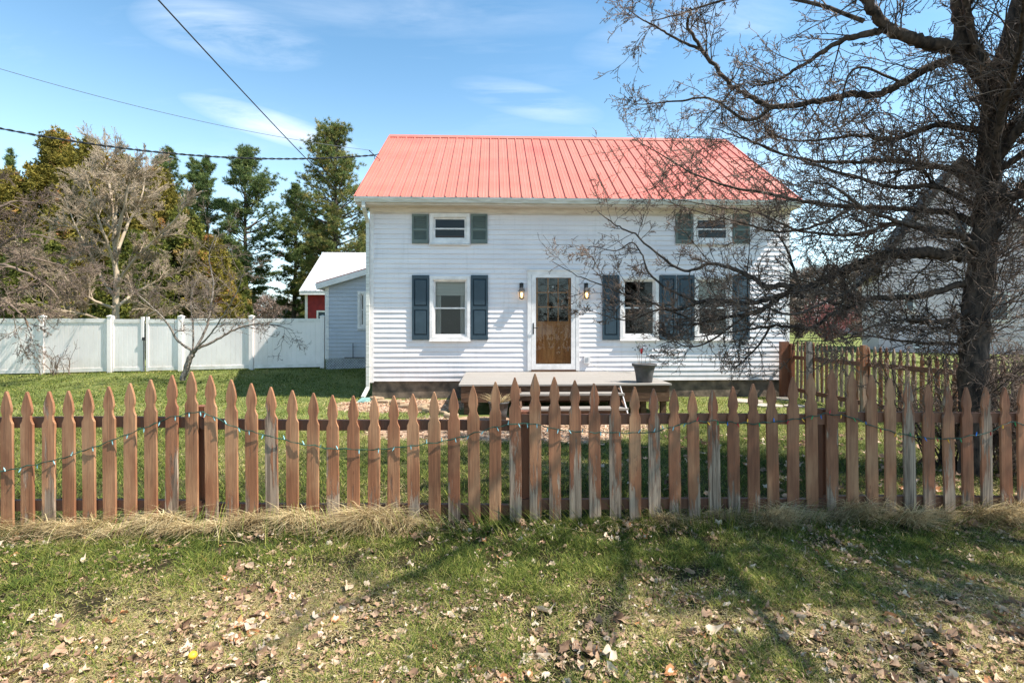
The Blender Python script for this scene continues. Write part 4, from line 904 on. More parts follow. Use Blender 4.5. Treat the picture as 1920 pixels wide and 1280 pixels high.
# ================================================================ TREES
class Br:
    """collects branches of one tree, split into thick wood and twigs"""
    def __init__(s, seed): s.r = np.random.default_rng(seed); s.V = []; s.F = []; s.n = 0; s.tv = []; s.tf = []; s.tn = 0; s.sp = []
    def tube(s, pts, rad, n, twig=False):
        V, Fc = tube_arr(np.asarray(pts), np.asarray(rad), n)
        if twig: s.tv.append(V); s.tf.append(Fc+s.tn); s.tn += len(V)
        else: s.V.append(V); s.F.append(Fc+s.n); s.n += len(V)
    def grow(s, p, d, L, r, lev, prm):
        """prm: dict(segs, wander, up, kids, kl, ang, minr, rad_ratio, levels)"""
        q = prm; rr = s.r; k = q['segs'][lev]; pts = [np.array(p, float)]; d = np.array(d, float); d /= np.linalg.norm(d)
        dirs = []
        for i in range(k):
            d = d+rr.normal(size=3)*q['wander'][lev]+np.array([0,0,q['up'][lev]]); d /= np.linalg.norm(d); dirs.append(d.copy())
            pts.append(pts[-1]+d*L/k)
        pts = np.array(pts); tip = max(q['minr'], r*.35); rad = np.linspace(r, tip, k+1)
        s.tube(pts, rad, 6 if r > .03 else (4 if r > .012 else 3), twig=lev >= q['twiglev'])
        if lev+2 == q['levels'] and q['twiglev'] <= lev+1:      # last level: short spurs, built in one go by make()
            m = int(q['kids'][lev]*rr.uniform(.7,1.3)+.5)
            if m:
                t = rr.uniform(q.get('t0',.2), 1.0, m); f = t*k; i = np.minimum(f.astype(int), k-1); c = pts[i]+(pts[i+1]-pts[i])*(f-i)[:,None]
                D = np.array(dirs)[i]; a = rr.normal(size=(m,3)); a -= (a*D).sum(1)[:,None]*D; a /= np.linalg.norm(a,axis=1)[:,None]+1e-9
                th = (q['ang'][lev]*rr.uniform(.6,1.35,m))[:,None]; nd = D*np.cos(th)+a*np.sin(th)
                LL = L*q['kl'][lev]*rr.uniform(.5,1.25,m)*(1-.45*t); R_ = np.maximum(q['minr'], r*(1-.5*t)*q['rr'])
                s.sp.append(np.concatenate([c, nd, LL[:,None], R_[:,None], np.full((m,1), q['wander'][lev+1]), np.full((m,1), q['minr'])], 1))
        elif lev+1 < q['levels']:
            m = q['kids'][lev]; m = int(m*rr.uniform(.7,1.3)+.5)
            for _ in range(m):
                t = rr.uniform(q.get('t0',.2), 1.0); f = t*k; i = min(int(f), k-1); c = pts[i]+(pts[i+1]-pts[i])*(f-i)
                a = rr.normal(size=3); a -= a.dot(dirs[i])*dirs[i]; a /= np.linalg.norm(a)+1e-9
                th = q['ang'][lev]*rr.uniform(.6,1.35); nd = dirs[i]*math.cos(th)+a*math.sin(th)
                s.grow(c, nd, L*q['kl'][lev]*rr.uniform(.5,1.25)*(1-.45*t), max(q['minr'], min(r*(1-.5*t), r)*q['rr']), lev+1, q)
    def limb(s, pts, r0, r1, prm, kids, kl, lev=0, n=8, side=None, t0=.1, sub=6):
        """a hand-placed limb: smooth curve through points, then side branches"""
        pts = np.array(pts, float); m = len(pts)
        # Catmull-Rom
        P_ = np.vstack([2*pts[0]-pts[1], pts, 2*pts[-1]-pts[-2]]); out = []
        for i in range(m-1):
            a, b, c, d = P_[i:i+4]
            for t in np.linspace(0, 1, sub, endpoint=False): out.append(.5*((2*b)+(c-a)*t+(2*a-5*b+4*c-d)*t*t+(3*b-3*c+d-a)*t**3))
        out.append(pts[-1]); out = np.array(out); out[1:-1] += s.r.normal(size=(len(out)-2,3))*min(r0*.16,.009)
        rad = np.linspace(r0, r1, len(out))*(1+.035*s.r.normal(size=len(out))); s.tube(out, rad, n)
        seg = np.linalg.norm(np.diff(out, axis=0), axis=1); Lt = seg.sum()
        for _ in range(kids):
            t = s.r.uniform(t0, 1); f = t*(len(out)-1); i = min(int(f), len(out)-2); c = out[i]+(out[i+1]-out[i])*(f-i); dd = out[i+1]-out[i]; dd /= np.linalg.norm(dd)
            a = s.r.normal(size=3); a -= a.dot(dd)*dd; a /= np.linalg.norm(a); th = s.r.uniform(.5,1.3); nd = dd*math.cos(th)+a*math.sin(th)
            s.grow(c, nd, kl*s.r.uniform(.4,1.3), max(prm['minr'], min(rad[i]*.42, prm.get('cap', 9))), lev, prm)
        return out
    def make(s, parent, m1, m2, origin, n1='trunk', n2='crown'):
        if s.sp:
            A = np.concatenate(s.sp); n = len(A); p0, d, L, r, w_, mr_ = A[:,:3], A[:,3:6], A[:,6:7], A[:,7:8], A[:,8:9], A[:,9:10]
            d1 = d+s.r.normal(size=(n,3))*w_; d2 = d1+s.r.normal(size=(n,3))*w_*1.3+np.array([0,0,.06]); d1 /= np.linalg.norm(d1,axis=1)[:,None]; d2 /= np.linalg.norm(d2,axis=1)[:,None]
            p1 = p0+d1*L*.5; p2 = p1+d2*L*.5; ref = np.where(np.abs(d[:,2:3]) < .8, np.array([[0,0,1.]]), np.array([[1.,0,0]])); u = np.cross(d1, ref); u /= np.linalg.norm(u,axis=1)[:,None]+1e-9; w2 = np.cross(d1, u)
            rows = []
            for p_, f_ in ((p0,1.),(p1,.8),(p2,.55)):
                for a_ in (0, 2.094, 4.189): rows.append(p_+(u*math.cos(a_)+w2*math.sin(a_))*np.maximum(r*f_, mr_*.75))
            V = np.stack(rows,1).reshape(-1,3); b = (np.arange(n)*9)[:,None,None]; i = np.arange(3); j = (i+1)%3
            q1 = np.stack([i,i+3,j+3,j],1); s.tv.append(V); s.tf.append(((b+np.concatenate([q1,q1+3])[None]).reshape(-1,4))+s.tn); s.tn += len(V)
        if s.V: np_mesh(n1, np.concatenate(s.V), [np.concatenate(s.F)], m1, parent, origin, smooth=True)
        if s.tv: np_mesh(n2, np.concatenate(s.tv), [np.concatenate(s.tf)], m2, parent, origin)

def pix(lst): return [P(a, b, Y) for a, b, Y in lst]
# ---- the big apple tree behind the fence on the right
TX, TY = PX(1828, 4.95), 4.95
ap = Br(21)
AP = dict(segs=[7,6,4,2], wander=[.15,.18,.24,.3], up=[.02,.02,.03,.05], kids=[7,5,5], kl=[.62,.52,.19], ang=[.75,.8,1.1], minr=.0029, rr=.55, twiglev=1, levels=4, t0=.08, cap=.009)
AP3 = dict(AP, segs=[6,4,2,2], kids=[8,5,0], levels=3, cap=.007)
trunk = pix([(1828,985,4.9),(1828,900,4.95),(1826,760,4.95),(1826,640,4.95),(1838,520,4.95),(1850,420,4.95),(1856,330,4.95),(1862,230,4.9),(1872,150,4.85)])
ap.limb(trunk, .135, .10, AP3, 60, .8, n=12, t0=.35)
Lm = []
def limb(l, r0, r1, kids, kl=.75, prm=AP, t0=.1): ap.limb(pix(l), r0, r1, prm, kids, kl, t0=t0)
limb([(1858,250,4.95),(1760,235,5.1),(1680,260,5.3),(1600,255,5.5),(1500,265,5.7),(1440,250,5.8)], .035, .005, 26, .75)
limb([(1850,500,4.95),(1800,440,4.8),(1720,425,4.7),(1640,400,4.6),(1560,350,4.6),(1500,340,4.6)], .035, .005, 26, .7)
limb([(1846,560,4.95),(1780,600,4.9),(1700,600,4.8),(1640,610,4.8),(1580,640,4.8)], .025, .005, 20, .55)
limb([(1868,165,4.85),(1835,120,4.75),(1809,80,4.7),(1802,20,4.6),(1800,-60,4.5)], .105, .06, 10)
limb([(1806,88,4.7),(1760,84,4.65),(1713,74,4.6),(1664,52,4.6),(1640,25,4.55),(1612,-20,4.5)], .062, .04, 9)
limb([(1664,52,4.6),(1620,66,4.7),(1581,74,4.8),(1538,101,4.9),(1500,125,5.0),(1460,150,5.1),(1410,165,5.2)], .036, .008, 13, .6)
limb([(1818,116,4.75),(1790,110,4.9),(1756,122,5.0),(1695,153,5.1),(1643,177,5.2),(1590,178,5.3),(1538,188,5.3),(1450,201,5.4),(1400,178,5.5),(1363,153,5.5),(1319,96,5.5),(1290,52,5.4),(1296,15,5.3)], .05, .014, 24, .7)
limb([(1450,201,5.4),(1400,225,5.5),(1330,185,5.6),(1270,190,5.7),(1215,195,5.8),(1190,196,5.8)], .02, .004, 9, .5)
limb([(1319,96,5.5),(1270,74,5.5),(1240,56,5.5),(1200,34,5.5),(1172,14,5.5)], .016, .004, 10, .5)
limb([(1620,40,4.6),(1520,5,4.7),(1400,-10,4.9),(1280,25,5.1),(1220,40,5.1)], .02, .005, 8, .6)
limb([(1690,155,5.1),(1600,130,5.0),(1560,240,5.2),(1500,170,5.3)], .014, .004, 5, .5)
# middle layer reaching left over the roof
limb([(1852,360,4.95),(1800,320,5.1),(1740,310,5.3),(1660,300,5.5),(1560,305,5.7),(1470,290,5.9),(1400,260,6.1),(1350,230,6.2)], .034, .006, 26, .7)
limb([(1850,400,4.95),(1760,350,5.1),(1680,352,5.3),(1600,330,5.5),(1500,300,5.8),(1400,262,6.1),(1330,240,6.3)], .03, .005, 26, .75)
limb([(1848,430,4.95),(1780,400,5.2),(1700,392,5.5),(1600,388,5.7),(1520,380,6.0),(1440,362,6.3),(1370,350,6.5),(1300,325,6.7),(1240,290,6.9),(1190,262,7.0)], .036, .005, 30, .75)
limb([(1846,445,4.95),(1760,440,5.3),(1680,420,5.6),(1600,440,5.9),(1500,432,6.2),(1420,400,6.5),(1330,385,6.8),(1260,372,7.0)], .03, .005, 28, .75)
limb([(1600,388,5.7),(1540,420,6.0),(1460,435,6.3),(1390,418,6.6),(1320,400,6.9),(1240,375,7.0)], .02, .004, 14, .6)
# the heavy lower limbs
limb([(1840,480,4.95),(1780,478,5.0),(1719,474,5.05),(1668,478,5.1),(1620,490,5.2),(1578,510,5.3),(1540,528,5.4),(1505,543,5.5),(1470,552,5.7),(1440,572,5.9),(1400,590,6.1),(1340,600,6.3),(1290,610,6.5)], .066, .014, 34, .7)
limb([(1505,543,5.5),(1470,535,5.6),(1437,536,5.7),(1400,515,5.9),(1371,503,6.0),(1334,494,6.2),(1290,508,6.3),(1250,490,6.5),(1190,440,6.7),(1150,420,6.9),(1120,395,7.0)], .034, .006, 22, .6)
limb([(1470,552,5.7),(1420,566,5.8),(1380,568,5.9),(1340,562,6.0),(1310,567,6.1),(1263,581,6.2),(1230,570,6.3),(1190,560,6.5),(1140,538,6.7),(1090,520,6.9),(1035,490,7.0)], .03, .004, 24, .5)
limb([(1310,567,6.1),(1250,540,6.3),(1216,510,6.4),(1205,480,6.5),(1185,455,6.6),(1155,470,6.7),(1110,462,6.9),(1100,470,6.9)], .016, .003, 12, .4)
limb([(1836,520,4.95),(1780,540,5.0),(1720,555,5.1),(1640,560,5.2),(1600,572,5.3),(1560,590,5.4),(1520,616,5.5),(1480,612,5.6),(1444,612,5.7),(1400,618,5.8),(1350,625,6.0),(1300,632,6.1)], .034, .006, 28, .6)
limb([(1444,612,5.7),(1420,650,5.8),(1390,680,5.9),(1370,690,5.9)], .014, .004, 7, .35, AP3)
limb([(1300,600,6.3),(1240,580,6.4),(1180,600,6.5),(1130,590,6.7),(1100,580,6.8)], .014, .003, 12, .45)
limb([(1400,590,6.1),(1330,640,6.2),(1290,650,6.2),(1260,640,6.3),(1230,650,6.4)], .014, .003, 14, .45)
limb([(1505,560,5.5),(1480,480,5.6),(1460,440,5.6)], .02, .006, 9, .5)
limb([(1668,478,5.1),(1600,540,5.0),(1560,560,4.9),(1480,590,4.8),(1400,560,4.8),(1330,570,4.9)], .02, .004, 20, .55)
limb([(1820,640,4.95),(1780,645,5.1),(1700,640,5.4),(1620,630,5.8),(1560,640,6.2)], .02, .005, 14, .5)
# right side and towards the viewer
limb([(1868,300,4.9),(1920,240,4.8),(1990,170,4.6),(2080,90,4.4)], .035, .012, 14)

limb([(1870,380,4.9),(1930,360,4.6),(2010,340,4.2),(2120,300,3.8)], .05, .015, 14)
for (dx_, dy_, dz_, r_) in ((-.3,-1.9,.7,.045),(.9,-1.7,.9,.045),(-1.3,-1.5,.9,.04),(1.9,-.7,.5,.04),(.3,1.9,.8,.04),(1.5,1.3,.9,.04),(-.2,-2.2,1.3,.04),(1.6,-1.5,1.6,.04),(-1.6,-1.0,1.7,.04),(.6,-2.3,.5,.035),(-1.1,-1.9,1.5,.035)):
    b = np.array(trunk[7])+np.array([0,0,random.uniform(-.9,0)]); e_ = b+np.array([dx_,dy_,dz_])
    ap.limb([b, b+(e_-b)*.35+np.array([0,0,.22]), b+(e_-b)*.7+np.array([.05,0,.12]), e_], r_, .01, AP, 13, .75)
# the high crown above the frame, reaching out over the fence and the verge (it shades them)
ctop = np.array(trunk[8])+np.array([.05,-.25,.95]); ap.limb([trunk[8], ctop], .085, .055, AP3, 4, .7)
for q_ in ((.4,-3.2,-.2),(1.1,-3.0,.3),(1.9,-3.4,.3),(1.6,-2.4,.9),(2.6,-2.8,.2),(.2,-3.6,.6),(3.1,-3.4,.5),(.8,-2.7,-.4)):
    e_ = ctop+np.array(q_); ap.limb([ctop, ctop+(e_-ctop)*.4+np.array([0,0,.2]), ctop+(e_-ctop)*.75+np.array([.08,.05,.1]), e_], .05, .03, dict(AP, kids=[9,6,0], levels=3, cap=.016), 28, .85)
for (x_, y_, z_) in ((4.4,2.2,5.6),(3.3,2.0,5.9),(5.6,2.3,5.5),(2.6,3.0,6.1),(6.6,3.2,5.2),(5.0,1.0,6.3),(3.6,1.0,6.6),(6.2,1.2,6.2),(4.0,3.4,6.6),(5.4,3.6,6.4),(7.2,2.2,6.0),(2.2,4.6,6.0),(4.6,5.8,6.8),(6.2,5.4,6.2)):
    e_ = np.array([x_,y_,z_]); b = ctop+np.array([0,0,random.uniform(-.3,.1)])
    ap.limb([b, b+(e_-b)*.35+np.array([0,0,.25]), b+(e_-b)*.7+np.array([.1,0,.15]), e_], .05, .012, dict(AP, kids=[8,5,0], levels=3), 13, .9)
# dense fine tangle of water shoots round the trunk
for _ in range(160):
    t = ap.r.uniform(.30,.98); i = int(t*(len(trunk)-1)); b = np.array(trunk[i])+ap.r.normal(size=3)*np.array([.1,.1,.16]); d = ap.r.normal(size=3); d[1] *= .8; d[2] = abs(d[2])*.6
    d[0] += .35
    ap.grow(b, d, ap.r.uniform(.35,1.0), .006, 0, dict(AP3, kids=[8,4,0]))
apple = empty('apple_tree', (TX, TY, gzf(TX, TY)), 'large bare apple tree with crooked twiggy limbs behind the right end of the picket fence', 'tree')
ap.make(apple, M['bark_apple'], M['twig_apple'], (TX, TY, gzf(TX, TY)))
# multi-stem bush left of the trunk
bb = Br(5); B3 = dict(segs=[7,4,2], wander=[.12,.25,.35], up=[.04,.02,.02], kids=[12,4,0], kl=[.3,.4,.4], ang=[.7,.9,1], minr=.0026, rr=.5, twiglev=1, levels=3, t0=.25)
bxx = PX(1775, 5.3)
for _ in range(17):
    d = np.array([bb.r.uniform(-.85,.15), bb.r.uniform(-.3,.4), 1.]); bb.grow((bxx+bb.r.uniform(-.12,.2), 5.3+bb.r.uniform(-.15,.15), gzf(bxx,5.3)), d, bb.r.uniform(.8,1.45), .011, 0, B3)
bush = empty('bare_shrub', (bxx, 5.3, gzf(bxx,5.3)), 'leafless many-stemmed shrub leaning left from the foot of the apple tree', 'shrub'); bb.make(bush, M['bark_apple'], M['twig_apple'], (bxx,5.3,gzf(bxx,5.3)), 'stem', 'twigs')
b2 = Br(6); bx2 = PX(1915, 5.0)
for _ in range(95):
    d = np.array([b2.r.uniform(-.6,.6), b2.r.uniform(-.5,.5), 1.]); b2.grow((bx2+b2.r.uniform(-.45,.6), 5.0+b2.r.uniform(-.3,.35), gzf(bx2,5.)), d, b2.r.uniform(.7,1.7), .008, 0, dict(B3, kids=[16,4,0], t0=.1, wander=[.22,.3,.35]))
bush2 = empty('bare_shrub', (bx2, 5.0, gzf(bx2,5.)), 'dense brown leafless thicket at the right edge beside the apple trunk', 'shrub'); b2.make(bush2, M['bark_brown'], M['twig_apple'], (bx2,5.0,gzf(bx2,5.)), 'stem', 'twigs')

# ---- small leaning tree on the lawn
sY = 14.6; sp_ = Br(8); S3 = dict(segs=[6,4,3], wander=[.2,.24,.3], up=[.03,.04,.04], kids=[9,4,0], kl=[.42,.4,.4], ang=[.8,.9,1], minr=.0045, rr=.5, twiglev=1, levels=3, t0=.15, cap=.02)
def sl_(l, r0, r1, kids, kl): sp_.limb([P(a,b,sY+o) for a,b,o in l], r0, r1, S3, kids, kl, n=7, t0=.25)
sl_([(343,712,0),(350,690,0),(358,668,0),(366,655,0)], .085, .068, 0, 1)
sl_([(364,660,0),(335,640,-.1),(318,612,-.2),(300,590,-.3),(268,560,-.5),(250,545,-.6)], .038, .008, 16, .95)
sl_([(366,655,0),(400,640,.1),(440,618,.2),(475,608,.2),(520,610,.1),(550,620,0)], .04, .008, 16, .95)
sl_([(366,655,0),(385,620,.1),(395,580,.2),(400,530,.3),(392,480,.3),(405,440,.3)], .038, .008, 20, 1.1)
sl_([(362,655,0),(362,610,.1),(358,560,.2),(370,520,.3)], .028, .007, 15, 1.0)
sl_([(366,655,0),(392,630,-.2),(420,590,-.4),(445,545,-.5),(460,500,-.6)], .028, .007, 15, 1.0)
o_ = P(343, 708, sY); so_ = (o_[0], sY, gzf(o_[0], sY)); st = empty('small_bare_tree', so_, 'small leafless fruit tree with mottled trunk leaning on the left lawn', 'tree'); sp_.make(st, M['bark_mottled'], M['bark_brown'], so_)
# sprouts by the fence
s2 = Br(9); o_ = P(110, 700, 16.9); so_ = (o_[0], 16.9, gzf(o_[0],16.9))
for _ in range(16): s2.grow((so_[0]+s2.r.uniform(-.5,.5), 16.9+s2.r.uniform(-.2,.2), so_[2]), (s2.r.uniform(-.5,.5), s2.r.uniform(-.3,.3), 1), s2.r.uniform(.4,1.2), .012, 0, dict(S3, kids=[5,2,0]))
st = empty('sapling_sprouts', so_, 'thin leafless sprouts growing at the foot of the vinyl fence', 'shrub'); s2.make(st, M['bark_brown'], M['bark_brown'], so_, 'stem', 'twigs')
# ---- big pale bare tree behind the vinyl fence
bt = Br(31); BY = 21.0; T3 = dict(segs=[7,6,4,3], wander=[.06,.07,.09,.12], up=[.04,.03,.02,.01], kids=[11,9,6], kl=[.6,.55,.45], ang=[.42,.42,.45], minr=.0052, rr=.5, twiglev=2, levels=4, t0=.15, cap=.03)
def bl(l, r0, r1, kids, kl, T=None): bt.limb([P(a,b,BY+o) for a,b,o in l], r0, r1, T or T3, kids, kl, n=7, t0=.2)
bl([(218,640,0),(217,590,0),(218,520,0),(215,460,0),(216,410,0),(220,365,0)], .15, .03, 10, .95)
for l in ([(217,560,0),(190,520,.4),(165,470,.8),(140,420,1.0),(120,370,1.2)],[(217,540,0),(250,490,-.5),(290,450,-.8),(330,410,-1.2),(350,380,-1.4)],[(217,500,0),(195,440,-.6),(175,380,-1),(160,320,-1.3)],[(217,480,0),(240,420,.6),(265,370,1),(275,310,1.4)],[(218,580,0),(170,560,-.6),(120,520,-1.2),(75,470,-1.7)],[(218,575,0),(260,545,.8),(310,520,1.4),(360,500,2)],[(217,450,0),(210,380,0),(200,320,.4),(202,310,.6)],[(217,460,0),(232,390,-.4),(245,330,-.6),(246,315,-.8)],[(217,600,0),(260,600,-1),(300,580,-1.6),(360,570,-2)],[(217,610,0),(160,590,-1),(110,580,-1.6),(60,560,-2)]):
    bl(l, .07, .012, 18, 1.1)
o_ = P(217, 640, BY); so_ = (o_[0], BY, gzf(o_[0],BY)); st = empty('large_bare_tree', so_, 'large pale leafless tree with fan-shaped crown standing behind the vinyl fence', 'tree'); bt.make(st, M['bark_pale'], M['bark_pale'], so_)
# bare tree at the left edge, drooping over the vinyl fence
lt_ = Br(33); LY = 15.5; lx = PX(-110, LY)
L3 = dict(T3, wander=[.12,.17,.22,.3], up=[.0,-.03,-.05,-.03], kids=[10,7,5], kl=[.5,.45,.42], ang=[.6,.7,.8], minr=.0052, cap=.02)
for l in ([(-110,700,0),(-105,600,0),(-90,500,0),(-70,400,0),(-60,340,0)],[(-105,600,0),(-60,520,.3),(0,460,.5),(60,440,.6),(110,450,.6)],[(-105,580,0),(-50,500,-.5),(20,500,-1),(80,530,-1.2),(110,560,-1.2)],[(-95,520,0),(-40,420,.3),(20,380,.6),(70,380,.8)],[(-105,610,0),(-50,560,-.3),(0,560,-.6),(40,590,-.8),(60,620,-.8)],[(-90,480,0),(-40,450,1),(40,480,1.5),(120,500,2),(150,530,2)]):
    lt_.limb([P(a,b,LY+o) for a,b,o in l], .07, .012, L3, 14, 1.3, n=6)
so_ = (lx, LY, gzf(lx,LY)); st = empty('edge_bare_tree', so_, 'brown leafless tree at the left edge drooping twigs over the vinyl fence', 'tree'); lt_.make(st, M['bark_brown'], M['bark_brown'], so_)

# ---- pines
def pine(px_, ytop, Y, half_px, label, seed, mat='pine', ybase=None, nb=70, low=.22, grp='tall pines behind the vinyl fence'):
    r = np.random.default_rng(seed); x0 = PX(px_, Y); zt = PZ(px_, ytop, Y); zb = gzf(x0, Y)-.2; H = zt-zb; R = half_px/F*Y*1.04; nb = int(nb*1.15)
    t = empty('pine_tree', (x0, Y, zb+.2), label, 'pine tree', grp)
    B = Br(seed); bend = r.normal()*.3
    tp = [(x0+bend*math.sin(k*2.2), Y, zb+H*k) for k in np.linspace(0, .97, 9)]; B.tube(tp, np.linspace(.017*H, .03, 9), 7)
    cents = []
    for i in range(nb):
        f = low+(1-low)*(i+r.random())/nb; z = zb+H*f
        prof = (np.sin(np.clip((1-f)/(1-low),0,1)**.66*math.pi*.80)) if f < .97 else .12
        L = R*max(.10, prof)*r.uniform(.55,1.2); az = r.uniform(0, 2*math.pi); el_ = np.interp(f, [low,.6,1], [-.05,.25,1.1])+r.normal()*.1
        d = np.array([math.cos(az)*math.cos(el_), math.sin(az)*math.cos(el_), math.sin(el_)]); k = 6; pts = [np.array([x0+bend*math.sin(f*2.2), Y, z])]
        for j in range(k): 
            d = d+np.array([0,0,.07])+r.normal(size=3)*.08; d /= np.linalg.norm(d); pts.append(pts[-1]+d*L/k)
        pts = np.array(pts); B.tube(pts, np.linspace(.012+.018*L, .012, k+1), 4)
        nt_ = int(7+L*11); ft = r.uniform(.32,1.03,nt_)**.8; ii = np.clip((ft*k).astype(int), 0, k-1); base = pts[ii]+(pts[ii+1]-pts[ii])*(ft*k-ii)[:,None]
        sp2 = (.10+.22*L*(1-.4*ft))[:,None]; off = r.normal(size=(nt_,3))*np.array([1,1,.26])*sp2*.6; off[:,2] += .12
        cents.append(base+off)
    B.make(t, M['bark_pine'], M['bark_pine'], (x0,Y,zb), 'trunk')
    cc = np.concatenate(cents); V, Ft = tri_tufts(cc, 30, .30*Y/45, .017*Y/45, updir=.8, spread=.8, seed=seed)
    tint = np.clip(np.repeat(r.normal(.5,.2,len(cc)), 30)+r.normal(0,.12,len(cc)*30), 0, 1)
    np_mesh('crown', V, [Ft], M[mat], t, (x0,Y,zb), np.repeat(tint,3))
pine(465, 288, 42, 66, 'broad dark green pine with open crown left of the gap of sky', 101, nb=95)
pine(625, 248, 40, 80, 'tallest pine, yellow-green, directly left of the red roof', 102, 'pine_yellow', nb=125, low=.2)
pine(548, 352, 46, 46, 'narrow darker pine between the two largest pines', 103, nb=80, low=.1)
pine(385, 300, 44, 38, 'slim pine rising just left of the broad dark pine', 104, nb=70)
pine(318, 284, 46, 42, 'pine with a rounded double top above the cedar crowns', 105, nb=70)
pine(345, 300, 48, 30, 'small pine top half hidden behind the rounded one', 108, nb=50)
pine(684, 420, 50, 46, 'dark pine mostly hidden behind the left corner of the house', 106, nb=60, low=.1)
pine(18, 285, 44, 26, 'lone pine top at the left edge of the photo', 107, nb=50)
pine(440, 470, 40, 36, 'short pine filling below the broad dark pine', 109, nb=60, low=.05)
pine(600, 440, 47, 60, 'low wide pine behind the white barn roof', 110, 'pine_yellow', nb=80, low=.05)
# ---- cedars
def cedar(px_, ytop, Y, half_px, label, seed, mat='cedar', n=15000, grp='cedars behind the vinyl fence'):
    r = np.random.default_rng(seed); x0 = PX(px_, Y); zt = PZ(px_, ytop, Y); zb = gzf(x0,Y)-.1; H = zt-zb; R = half_px/F*Y
    t = empty('cedar_tree', (x0,Y,zb+.1), label, 'cedar tree', grp)
    B = Br(seed); B.tube([(x0,Y,zb),(x0+.1,Y,zb+H*.5),(x0,Y,zb+H*.93)], [.16,.1,.03], 7)
    # plumes: upward sprays with a lumpy outline
    npl = 330; f = r.uniform(.02,1,npl)**.85; az = r.uniform(0,2*math.pi,npl); rad = R*np.clip((1-f)**.5,.04,1)*r.uniform(.55,1.1,npl)
    base = np.stack([x0+rad*np.cos(az), Y+rad*np.sin(az), zb+f*H*.98], 1)
    for b_ in base[::3]: B.tube([(x0,Y,b_[2]-min(.8,b_[2]-zb)*.9), b_], [.03,.012], 4)
    B.make(t, M['bark_pine'], M['bark_pine'], (x0,Y,zb), 'trunk')
    w_ = r.integers(0,npl,n); size = (.22+.32*r.random(npl))[w_]*R/2.6; off = r.normal(size=(n,3)); off /= np.linalg.norm(off,axis=1)[:,None]; off *= (r.random(n)**.45)[:,None]*size[:,None]*np.array([1,1,1.7])
    cc = base[w_]+off; V, Ft = tri_tufts(cc, 8, .17*Y/28, .032*Y/28, updir=.7, spread=.9, seed=seed)
    tint = np.clip(np.repeat(r.normal(.45,.22,npl)[w_]+r.normal(0,.12,n), 8), 0, 1); np_mesh('crown', V, [Ft], M[mat], t, (x0,Y,zb), np.repeat(tint,3))
cd = [(20,330,30,95,'cedar','olive cedar at the left edge behind the edge tree'),(105,248,31,80,'cedar','tallest olive cedar whose top reaches nearest the cable'),(165,268,29,90,'cedar','wide cedar directly behind the large bare tree'),(232,296,30,80,'cedar','brown-tinged cedar right of the tallest one'),(296,318,31,74,'cedar','russet-topped cedar in front of the rounded pine'),(345,400,29,72,'cedar_dark','lower dark cedar right of the large bare tree'),(398,452,27,56,'cedar','bright olive cedar at the right end of the cedar row'),(438,490,29,36,'cedar_dark','smallest cedar beside the broad dark pine trunk'),(-60,300,30,90,'cedar_dark','dark cedar farthest left, cut off by the photo edge'),(70,440,26,80,'cedar_dark','short dark cedar low behind the left fence panel'),(260,450,26,90,'cedar_dark','short dark cedar low behind the gate')]
for i, (a,b,Y,h,mt,lab) in enumerate(cd): cedar(a,b,Y,h,lab,200+i,mt)
# ---- far things
def mass(name, x0, x1, Y, h0, h1, mat, seed, n, dep=8, L=1.6, Wd=.05):
    r = np.random.default_rng(seed); x = r.uniform(x0,x1,n); y = Y+r.uniform(0,dep,n); hh = h0+(h1-h0)*noise2(x/7., y*0+seed, seed); z = r.random(n)**.8*hh
    V, Ft = tri_tufts(np.stack([x,y,z],1), 5, L, Wd, updir=.9, spread=1., seed=seed)
    tr = []; 
    for i in range(int((x1-x0)/2.2)):
        xx = x0+2.2*i+r.uniform(-.8,.8); tr.append(([(xx,Y+r.uniform(0,dep),-.5)],))
    o = np_mesh(name, V, [Ft], mat, None, (0,0,0), np.repeat(r.random(n),15)); return o
tag(mass('woodland', -75, 0, 70, 3, 7.5, M['far_trees'], 3, 9000), kind='stuff', label='far brown leafless woodland seen below the pines', cat='woodland')
tag(mass('woodland', 10, 110, 82, 7, 11.5, M['far_trees'], 4, 17000), kind='stuff', label='hazy brown leafless woodland along the horizon on the right', cat='woodland')
def fbush(px_, py_, Y, w_, h_, mat, lab, seed):
    x = PX(px_, Y); r = Br(seed); o = (x,Y,gzf(x,Y))
    for _ in range(80):
        d = np.array([r.r.normal()*.75, r.r.normal()*.6, 1.]); r.grow((x+r.r.normal()*w_*.05,Y+r.r.normal()*.2,o[2]), d, h_*r.r.uniform(.6,1.1), .02, 0, dict(segs=[5,3], wander=[.12,.2], up=[.02,.02], kids=[9,0], kl=[.4,.4], ang=[.5,.5], minr=.014, rr=.6, twiglev=0, levels=2, t0=.1))
    t = empty('red_twig_shrub', o, lab, 'shrub'); r.make(t, mat, mat, o, 'stem', 'twigs')
fbush(1555, 640, 38, 2, 3.4, M['red_bush'], 'reddish leafless shrub on the far lawn right of the house', 51)
fbush(1500, 632, 46, 2, 4.6, M['bark_brown'], 'brown leafless shrub behind the red one beside the house corner', 52)
fbush(1615, 632, 50, 2, 5.2, M['bark_brown'], 'brown leafless shrub left of the neighbouring house', 53)
# far cottage through the gap
fh = P(1632, 606, 60); t = empty('far_cottage', (fh[0],60,.2), 'tiny distant pale cottage left of the neighbouring house', 'house'); g = MB(); g.box(fh[0]-1.6,fh[0]+3,60,64,.0,1.9); g.build('wall', M['siding_wing'], t); g = MB(); g.prism_x([(59.6,1.9),(64.4,1.9),(62,3.2)], fh[0]-1.9, fh[0]+3.2); g.build('roof', M['grey_roof'], t)

